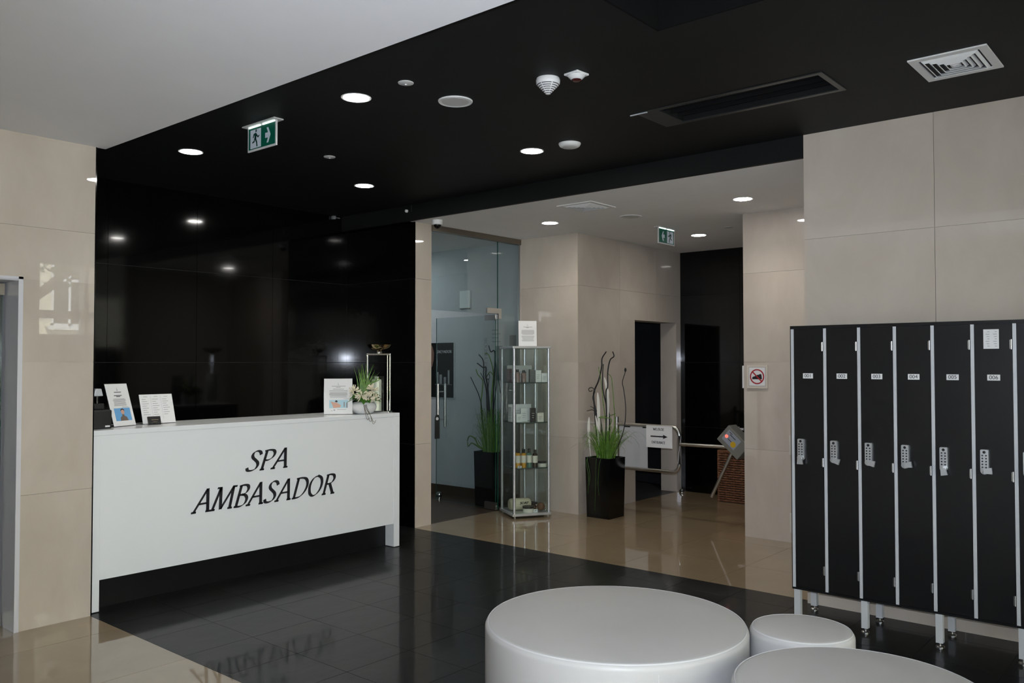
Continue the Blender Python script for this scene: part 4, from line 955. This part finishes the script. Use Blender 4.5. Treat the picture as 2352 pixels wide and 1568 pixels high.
# ================================================================== planters
def blades(q, rnd, n, c, spread, hmin, hmax, wd_, mt=0, bend=.5):
    for i in range(n):
        a = rnd.uniform(0, 6.283); d = Vector((math.cos(a), math.sin(a), 0)); r0 = rnd.uniform(0, .09); h = rnd.uniform(hmin, hmax); s_ = spread * rnd.uniform(.1, 1) ** 1.3
        p0 = Vector(c) + d * r0; pts = [p0, p0 + d * s_ * .25 + Z_ * h * .55, p0 + d * s_ * .7 + Z_ * h * .95, p0 + d * s_ * 1.05 + Z_ * h * (1 - bend * rnd.uniform(0, .6))]
        q.ribbon(cr(pts, 3), [wd_, wd_, wd_ * .95, wd_ * .9, wd_ * .8, wd_ * .7, wd_ * .6, wd_ * .45, wd_ * .3, wd_ * .1], Vector((rnd.uniform(-1, 1), rnd.uniform(-1, 1), 0)), mt)
def planter(label, x0, y0, w_, h_):
    o = thing('planter', label, 'planter', (x0 + w_ / 2, y0 + w_ / 2, 0)); a = w_ / 2; b = a * .93
    q = MB(); n0 = [(-b, -b, 0), (b, -b, 0), (b, b, 0), (-b, b, 0), (-a, -a, h_), (a, -a, h_), (a, a, h_), (-a, a, h_)]
    e = a - .012; n1 = [(-e, -e, h_), (e, -e, h_), (e, e, h_), (-e, e, h_), (-e, -e, h_ - .03), (e, -e, h_ - .03), (e, e, h_ - .03), (-e, e, h_ - .03)]
    q.v = n0 + n1; [q.face(f_) for f_ in ((0, 3, 2, 1), (0, 1, 5, 4), (1, 2, 6, 5), (2, 3, 7, 6), (3, 0, 4, 7), (4, 5, 9, 8), (5, 6, 10, 9), (6, 7, 11, 10), (7, 4, 8, 11), (8, 9, 13, 12), (9, 10, 14, 13), (10, 11, 15, 14), (11, 8, 12, 15))]
    q.build('pot', blk_gl, o, bevel=.002); MB().box(-e, e, -e, e, h_ - .05, h_ - .031).build('soil', root_m, o)
    return o
PX, PY = 7.40, 5.02
p2 = planter('square black planter of reeds and twigs in front of the stone corner', PX - .15, PY - .15, .30, .62)
def yz(L_, xs=0., jit=.02, seed=1):
    r_ = random.Random(seed); return [Vector((xs + r_.uniform(-jit, jit), y - PY, z)) for y, z in L_]
tw = [([(5.09, .60), (5.14, .94), (5.15, 1.12), (5.16, 1.28), (5.1, 1.42), (5.06, 1.56), (5.06, 1.65), (5.0, 1.72)], .011, .006, 0.0),
      ([(5.0, .60), (4.99, 1.0), (5.02, 1.13), (5.06, 1.31), (5.07, 1.46), (5.06, 1.59)], .008, .005, .03),
      ([(5.02, .60), (4.99, 1.03), (4.98, 1.29), (4.96, 1.36), (4.97, 1.51), (4.94, 1.63), (4.89, 1.67), (4.9, 1.72)], .008, .006, -.03),
      ([(4.95, .60), (4.85, .79), (4.79, .96), (4.78, 1.14), (4.8, 1.31), (4.81, 1.4), (4.78, 1.49), (4.78, 1.52)], .005, .004, .02),
      ([(5.08, .60), (5.11, 1.07), (5.16, 1.23), (5.13, 1.3), (5.16, 1.34), (5.21, 1.33), (5.21, 1.3), (5.17, 1.31)], .006, .004, -.02),
      ([(5.08, .60), (5.11, 1.0), (5.17, 1.1), (5.26, 1.09)], .005, .003, .0), ([(5.08, .60), (5.12, 1.02), (5.19, 1.11), (5.24, 1.14)], .005, .003, .05)]
for i, (L_, r0, r1, xs) in enumerate(tw): MB().tube(cr(yz(L_, xs, .012, i), 6), [r0, r1], 7).build('twig', branch_m, p2, True)
MB().ball((.02, 4.78 - PY, 1.53), .012, .012, .022).build('seed_head', branch_m, p2, True)
q = MB()
for i, L_ in enumerate(([(4.98, .6), (4.91, .95), (4.92, 1.16), (4.94, 1.33), (4.93, 1.45), (4.99, 1.49)], [(5.06, .6), (5.02, .9), (5.05, 1.2), (5.07, 1.42), (5.09, 1.56)], [(5.0, .9), (4.93, 1.02), (5.08, 1.03), (4.95, 1.06), (4.88, 1.08)])): q.tube(cr(yz(L_, 0, .03, 20 + i), 6), [.005, .003], 6)
q.build('vine', g_grass, p2, True)
for i, (L_, w_, xs) in enumerate((([(5.17, .61), (5.19, .81), (5.195, .93), (5.19, 1.03)], .028, -.05), ([(5.11, .61), (5.09, .9), (5.09, 1.15), (5.10, 1.29)], .032, -.02), ([(5.04, .6), (5.0, 1.21), (5.01, 1.33), (5.04, 1.45)], .028, .02), ([(4.99, .6), (4.98, 1.08), (4.975, 1.16), (4.97, 1.24)], .016, .0), ([(5.05, .6), (5.06, .8), (5.08, .95), (5.10, 1.05)], .02, -.06))):
    P = cr(yz(L_, xs, .0, i), 6); n = len(P)
    MB().ribbon(P, [w_ * (.25 + .75 * math.sin(math.pi * min(1, max(0, (t / (n - 1) - .15) / .85))) ** .6) for t in range(n)], Vector((.6, -.8, 0))).build('white_reed', feather, p2).modifiers.new('thick', 'SOLIDIFY').thickness = .003
q = MB(); blades(q, random.Random(5), 170, (0, 0, .58), .25, .16, .40, .007); blades(q, random.Random(6), 130, (0, 0, .58), .36, .16, .34, .006, bend=1.0)
q.v = [(min(v[0], .27), max(-.34, min(v[1], .24)), v[2]) for v in q.v]
q.build('grass', g_grass, p2)['kind'] = 'stuff'
q = MB()
for i, L_ in enumerate(([(-.13, .62), (-.156, .60), (-.162, .45), (-.158, .33)], [(.11, .62), (.158, .6), (.16, .4), (.152, .17), (.15, .05)], [(-.02, .62), (-.155, .6), (-.156, .31), (-.15, .03)], [(.03, .62), (-.156, .61), (-.154, .38), (-.15, .18)])):
    pts = [Vector((a_ if k_ == 0 else -.157 + (.02 if z_ < .3 else 0) * 1, [.10, .12, .02, -.03][i] + .02 * math.sin(k_ * 2 + i), z_)) for k_, (a_, z_) in enumerate(L_)]
    q.tube(cr(pts, 6), [.0018, .001], 4)
q.build('trailing_roots', g_leaf, p2)
QX, QY = 7.165, 6.40
p1_ = planter('square black planter of grass and twigs behind the glass partition', QX - .145, QY - .145, .29, .61)
def yz1(L_, xs=0., seed=1):
    r_ = random.Random(seed); return [Vector((xs + r_.uniform(-.012, .012), y - QY, z)) for y, z in L_]
tw1 = [([(6.45, .6), (6.52, .93), (6.53, 1.11), (6.57, 1.24), (6.65, 1.36), (6.7, 1.44)], .007), ([(6.44, .6), (6.48, 1.07), (6.49, 1.29), (6.52, 1.44), (6.53, 1.62), (6.6, 1.7)], .009), ([(6.43, .6), (6.50, 1.3), (6.51, 1.44), (6.51, 1.55), (6.57, 1.55), (6.66, 1.6)], .011),
       ([(6.42, .6), (6.44, 1.03), (6.45, 1.25), (6.5, 1.41), (6.55, 1.49)], .006), ([(6.38, .6), (6.37, 1.2), (6.35, 1.70), (6.41, 1.73), (6.44, 1.8)], .009), ([(6.33, .6), (6.28, 1.16), (6.31, 1.29), (6.34, 1.47), (6.34, 1.65)], .007),
       ([(6.36, .6), (6.35, 1.07), (6.32, 1.25), (6.3, 1.34), (6.29, 1.51), (6.32, 1.62)], .006), ([(6.44, .6), (6.45, 1.25), (6.45, 1.41), (6.48, 1.42), (6.45, 1.48), (6.43, 1.43), (6.46, 1.41)], .005), ([(6.34, .6), (6.25, 1.12), (6.18, 1.3), (6.17, 1.38)], .006)]
for i, (L_, r0) in enumerate(tw1): MB().tube(cr(yz1(L_, (i % 3 - 1) * .03, i), 6), [r0, r0 * .6], 7).build('twig', branch_m, p1_, True)
q = MB()
for i, L_ in enumerate(([(6.42, .6), (6.42, 1.03), (6.39, 1.25), (6.37, 1.42), (6.42, 1.5), (6.49, 1.44)], [(6.48, .6), (6.57, 1.06), (6.55, 1.29), (6.54, 1.4), (6.61, 1.47), (6.65, 1.53)], [(6.40, .6), (6.40, 1.16), (6.38, 1.34), (6.39, 1.51), (6.44, 1.69), (6.5, 1.71)], [(6.5, .6), (6.62, .66), (6.67, .73), (6.73, .76), (6.78, .71), (6.77, .63)], [(6.5, .6), (6.61, .64), (6.7, .68), (6.77, .64)])): q.tube(cr(yz1(L_, 0, 20 + i), 6), [.008, .005], 6)
q.build('vine', g_grass, p1_, True)
q = MB(); blades(q, random.Random(8), 260, (0, 0, .57), .19, .2, .55, .007); q.v = [(max(-.14, min(v[0], .19)), max(-.25, v[1]), v[2]) for v in q.v]; q.build('grass', g_grass, p1_)['kind'] = 'stuff'

# ================================================================== entrance gate and turnstile
GX = 8.0
gt = thing('entrance_gate', 'steel tube side gate with grey panel by the washroom wall', 'gate', (GX, YE, 0))
L0, L1, zb, zt, rc_ = -.01, -.81, .44, .92, .09
pts = [(0, L0, zt)] + [(0, L1 + rc_, zt)] + [(0, L1 + rc_ - rc_ * math.sin(a * math.pi / 12), zt - rc_ + rc_ * math.cos(a * math.pi / 12)) for a in range(1, 7)] + [(0, L1, zb + rc_)] + [(0, L1 + rc_ - rc_ * math.cos(a * math.pi / 12), zb + rc_ - rc_ * math.sin(a * math.pi / 12)) for a in range(1, 7)] + [(0, L0, zb)]
MB().tube(pts, .019, 12).build('tube_frame', steel, gt, True)
MB().tube([(0, L0 - .012, .002), (0, L0 - .012, 1.0)], .022, 14).build('post', steel, gt, True)
MB().box(-.004, .004, -.42, -.06, zb + .018, zt - .015).build('infill_panel', mat('pale_grey_panel', (.5, .51, .53), .4), gt)
MB().box(-.006, .006, -.42, -.36, zt - .03, zt - .012).box(-.006, .006, -.2, -.12, zt - .03, zt - .012).build('panel_clip', blk_pl, gt)
es_ = thing('entrance_notice', 'white WEJSCIE ENTRANCE notice with black arrow on the gate', 'sign', (GX - .024, YE - .58, .69))
MB().box(-.003, 0, -.16, .16, 0, .235).build('sheet', paper, es_)
write("WEJS'CIE", (-.0032, .075, .185), -Y_, Z_, .135, .024, ink, es_, t=-.0006 * -1, wmax=.2, wmin=.06, serif=.1)
write('ENTRANCE', (-.0032, .09, .045), -Y_, Z_, .165, .024, ink, es_, t=.0006, wmax=.2, wmin=.06, serif=.1)
MB().prism([(-.105, .113), (.05, .113), (.05, .098), (.105, .12), (.05, .142), (.05, .127), (-.105, .127)], (-.0032, 0, 0), -Y_, Z_, .0008).build('arrow', ink, es_)
ts = thing('turnstile', 'steel tripod turnstile with slanted head and red lamp behind stone wall', 'turnstile', (GX, 3.78, 0))
MB().box(-.09, .09, -.45, -.10, 0, .62).build('pedestal', steel, ts, bevel=.01)
HT = Matrix.Translation((0, 0.055, .815)) @ Matrix.Rotation(R(42), 4, 'X')
MB().box(-.1, .07, -.16, .135, -.10, .095, T=HT).build('head', mat('grey_painted_steel', (.22, .215, .19), .45, .3), ts, bevel=.006)
Uh = (HT.to_3x3() @ Vector((0, -1, 0))); Vh = (HT.to_3x3() @ Z_); Oh = HT @ Vector((-.1005, 0, 0))
st = MB().rect(-.10, .07, -.055, .07, Oh, Uh, Vh, .001).build('sticker', mat('sticker_grey_blue', (.30, .33, .38), .4), ts)
MB().rect(-.06, .02, .035, .042, Oh + Vector((-.0012, 0, 0)), Uh, Vh, .0006).rect(-.08, -.04, .052, .058, Oh + Vector((-.0012, 0, 0)), Uh, Vh, .0006).rect(-.05, .0, -.012, -.005, Oh + Vector((-.0012, 0, 0)), Uh, Vh, .0006).build('printed_text', ink, st)
MB().prism([(.03 + .03 * math.cos(i * .42), -.015 + .03 * math.sin(i * .42)) for i in range(15)], Oh + Vector((-.0012, 0, 0)), Uh, Vh, .0008).build('yellow_dot', yellow, st)
MB().prism([(-.075 + .016 * math.cos(i * .42), .0 + .016 * math.sin(i * .42)) for i in range(15)], Oh + Vector((-.0012, 0, 0)), Uh, Vh, .004).build('red_lamp', redled, st)
MB().tube([(-.02, .12, .748), (-.02, .68, .742)], .018, 12).build('arm', steel, ts, True)
MB().tube([(-.02, .07, .74), (-.02, .325, .225)], .018, 12).build('arm', steel, ts, True)
MB().lathe([(.0, 0), (.05, 0), (.05, .05), (0, .05)], 20, T=Matrix.Translation((-.02, .07, .755)) @ Matrix.Rotation(R(90), 4, 'Y')).build('hub', steel, ts, True)

# wicker basket
wk = thing('wicker_basket', 'brown wicker laundry basket in front of the black far wall', 'basket', (9.2, 4.28, 0))
a, b, hh = .14, .29, .58
MB().box(-a + .012, a - .012, -b + .012, b - .012, 0, hh - .01).build('liner', mat('dark_liner', (.02, .009, .004), .8), wk)
for x in (-a, a):
    for y in (-b, b): MB().tube([(x, y, 0), (x, y, hh)], .012, 7).build('corner_stake', wick, wk, True)
q = MB(); NR = 22
for k_ in range(NR):
    zz = .015 + (hh - .03) * k_ / (NR - 1); sg = 1 if k_ % 2 else -1
    for (p0, p1, nrm) in (((-a, -b), (-a, b), (-1, 0)), ((a, b), (a, -b), (1, 0)), ((-a, b), (a, b), (0, 1)), ((a, -b), (-a, -b), (0, -1))):
        n = 13 if nrm[0] else 7
        q.tube([(p0[0] + (p1[0] - p0[0]) * t / (n - 1) + nrm[0] * .008 * sg * (1 if t % 2 else -1), p0[1] + (p1[1] - p0[1]) * t / (n - 1) + nrm[1] * .008 * sg * (1 if t % 2 else -1), zz) for t in range(n)], .0105, 6, caps=False)
q.build('weave', wick, wk, True)['kind'] = 'stuff'
for t in range(1, 6): MB().tube([(-a, -b + 2 * b * t / 6, 0), (-a, -b + 2 * b * t / 6, hh)], .006, 6).build('stake', wick, wk)
MB().tube([(-a, -b, hh), (-a, b, hh), (a, b, hh), (a, -b, hh), (-a, -b, hh)], .015, 7).build('rim', wick, wk, True)
# arrow stickers on the black wall
def arrow_sticker(label, y, z):
    o = thing('arrow_sticker', label, 'sticker', (XF, y, z)); A = [(-.055, 0), (-.01, .03), (-.01, .013), (.05, .013), (.04, 0), (.05, -.013), (-.01, -.013), (-.01, -.03)]
    MB().prism(A, (-.0012, 0, 0), -Y_, Z_, .0008).build('arrow', grille_w, o)
arrow_sticker('small white arrow sticker on the black far wall above the turnstile', 4.50, .812)

# ================================================================== signs on the corridor walls
sg = thing('no_shoes_sign', 'white square no shoes sign with red circle on stone wall', 'sign', (XG, 3.329, 1.368))
MB().box(-.012, -.0005, -.1, .1, 0, .213).build('board', mat('ivory_board', (.66, .60, .52), .5), sg)
fcs = MB().rect(-.078, .078, .022, .192, (-.0121, 0, 0), -Y_, Z_, .001).build('face', paper, sg)
MB().rect(-.08, .08, .02, .194, (-.0121, 0, 0), -Y_, Z_, .0005).build('border_line', ink, sg)
q = MB(); n = 36; O_ = Vector((-.0133, 0, .107)); R1, R0 = .069, .058
for i in range(n):
    a0, a1 = 2 * math.pi * i / n, 2 * math.pi * (i + 1) / n; q.prism([(R0 * math.cos(a0), R0 * math.sin(a0)), (R1 * math.cos(a0), R1 * math.sin(a0)), (R1 * math.cos(a1), R1 * math.sin(a1)), (R0 * math.cos(a1), R0 * math.sin(a1))], O_, -Y_, Z_, .0012)
c45 = math.sqrt(.5); q.prism([(-.06 * c45 - .004, .06 * c45 - .004), (-.06 * c45 + .004, .06 * c45 + .004), (.06 * c45 + .004, -.06 * c45 + .004), (.06 * c45 - .004, -.06 * c45 - .004)], O_, -Y_, Z_, .0016)
q.build('prohibition_ring', red, fcs)
MB().prism([(-.046, -.024), (.046, -.024), (.046, -.012), (.042, .02), (.03, .026), (.018, .018), (.006, .018), (-.02, .004), (-.042, -.002), (-.047, -.012)], O_, -Y_, Z_, .0008).build('shoe', ink, fcs)
bx_ = thing('wall_box', 'narrow white box on the end of the stone wall behind the sign', 'wall box', (XG + .09, YG, 1.365))
MB().box(-.06, .06, .0005, .032, 0, .21).build('housing', white_p, bx_, bevel=.004); MB().box(-.062, -.06, .008, .014, .09, .18).build('indicator_row', chrome, bx_)
for zz, lb in ((.78, 'pale wall plate beside the locker end at keypad height'), (.09, 'pale wall plate low on the stone wall beside the locker end')):
    o = thing('wall_plate', lb, 'wall plate', (XG, 2.985, zz)); MB().box(-.01, -.0005, -.05, .05, 0, .172).build('cover', off_w, o, bevel=.003); MB().box(-.012, -.01, -.03, .03, .05, .12).build('insert', white_p, o)

# ================================================================== washroom beyond the doorway
wb_ = thing('washbasin', 'washbasin shelf with chrome tap in the dark washroom', 'washbasin', (10.40, 6.30, .93))
MB().box(-.45, -.001, -.3, .26, 0, .045).build('shelf', steel_d, wb_, bevel=.004); MB().lathe([(.0, .045), (.14, .045), (.19, .10), (.2, .14), (.19, .14), (.13, .06), (0, .055)], 28, (-.24, -.05, 0)).build('basin', mat('dark_basin', (.05, .05, .05), .2), wb_, True)
MB().tube(cr([(-.05, .1, .045), (-.05, .1, .16), (-.1, .1, .2), (-.17, .1, .19)], 5), .012, 10).tube([(-.05, .1, .19), (-.02, .1, .22)], .008, 8).build('tap', chrome, wb_, True)
ws_ = thing('washroom_sign', 'white washroom sign with blue figure inside the dark doorway', 'sign', (10.40, 6.525, 1.72))
MB().box(-.01, -.0005, -.075, .075, 0, .19).build('board', mat('sign_board_grey', (.45, .46, .48), .5), ws_)
MB().prism([(-.02 + .0, .02), (.0, .02), (.0, .09), (.012, .09), (.012, .13), (-.03, .13), (-.03, .09), (-.02, .09)], (-.0102, -.005, 0), -Y_, Z_, .0008).prism([(-.009 + .013 * math.cos(i * .6), .152 + .013 * math.sin(i * .6)) for i in range(10)], (-.0102, -.005, 0), -Y_, Z_, .0008).build('figure', blue, ws_)
wd2 = thing('washroom_door', 'dark door leaf standing open inside the washroom', 'door', (9.75, YE + .27, 0), R(78))
MB().box(0, .7, -.02, .02, .01, 2.05).build('leaf', lk_body, wd2); MB().tube([(.62, -.05, 1.0), (.52, -.05, 1.0)], .009, 8).tube([(.62, -.05, 1.0), (.62, 0, 1.0)], .009, 8).build('handle', steel, wd2, True)

# ================================================================== glass door in the left wall
ld = struct(MB().box(DW1 - .012, DW1, YL - .004, YL + .262, 0, DZ).box(DW0, DW0 + .012, YL - .004, YL + .262, 0, DZ).box(DW0 + .012, DW1 - .012, YL - .004, YL + .262, DZ - .012, DZ).build('door_1', frame_w))
lg_ = pane(MB(), DW0 + .02, DW1 - .03, YL + .200, YL + .212, .012, DZ - .03).build('leaf', [glass, glass_e], ld)
MB().box(DW1 - .12, DW1 - .022, YL + .19, YL + .222, DZ - .09, DZ - .02).build('top_pivot', steel_d, ld); MB().box(DW1 - .11, DW1 - .02, YL + .19, YL + .222, .004, .075).build('floor_pivot', steel, ld)
MB().box(DW1 - .014, DW1 + .012, YL - .008, YL - .0005, 0, DZ + .012).box(DW0 - .012, DW1 + .012, YL - .008, YL - .0005, DZ - .002, DZ + .012).build('casing', mat('white_casing', (.62, .62, .66), .35), ld)
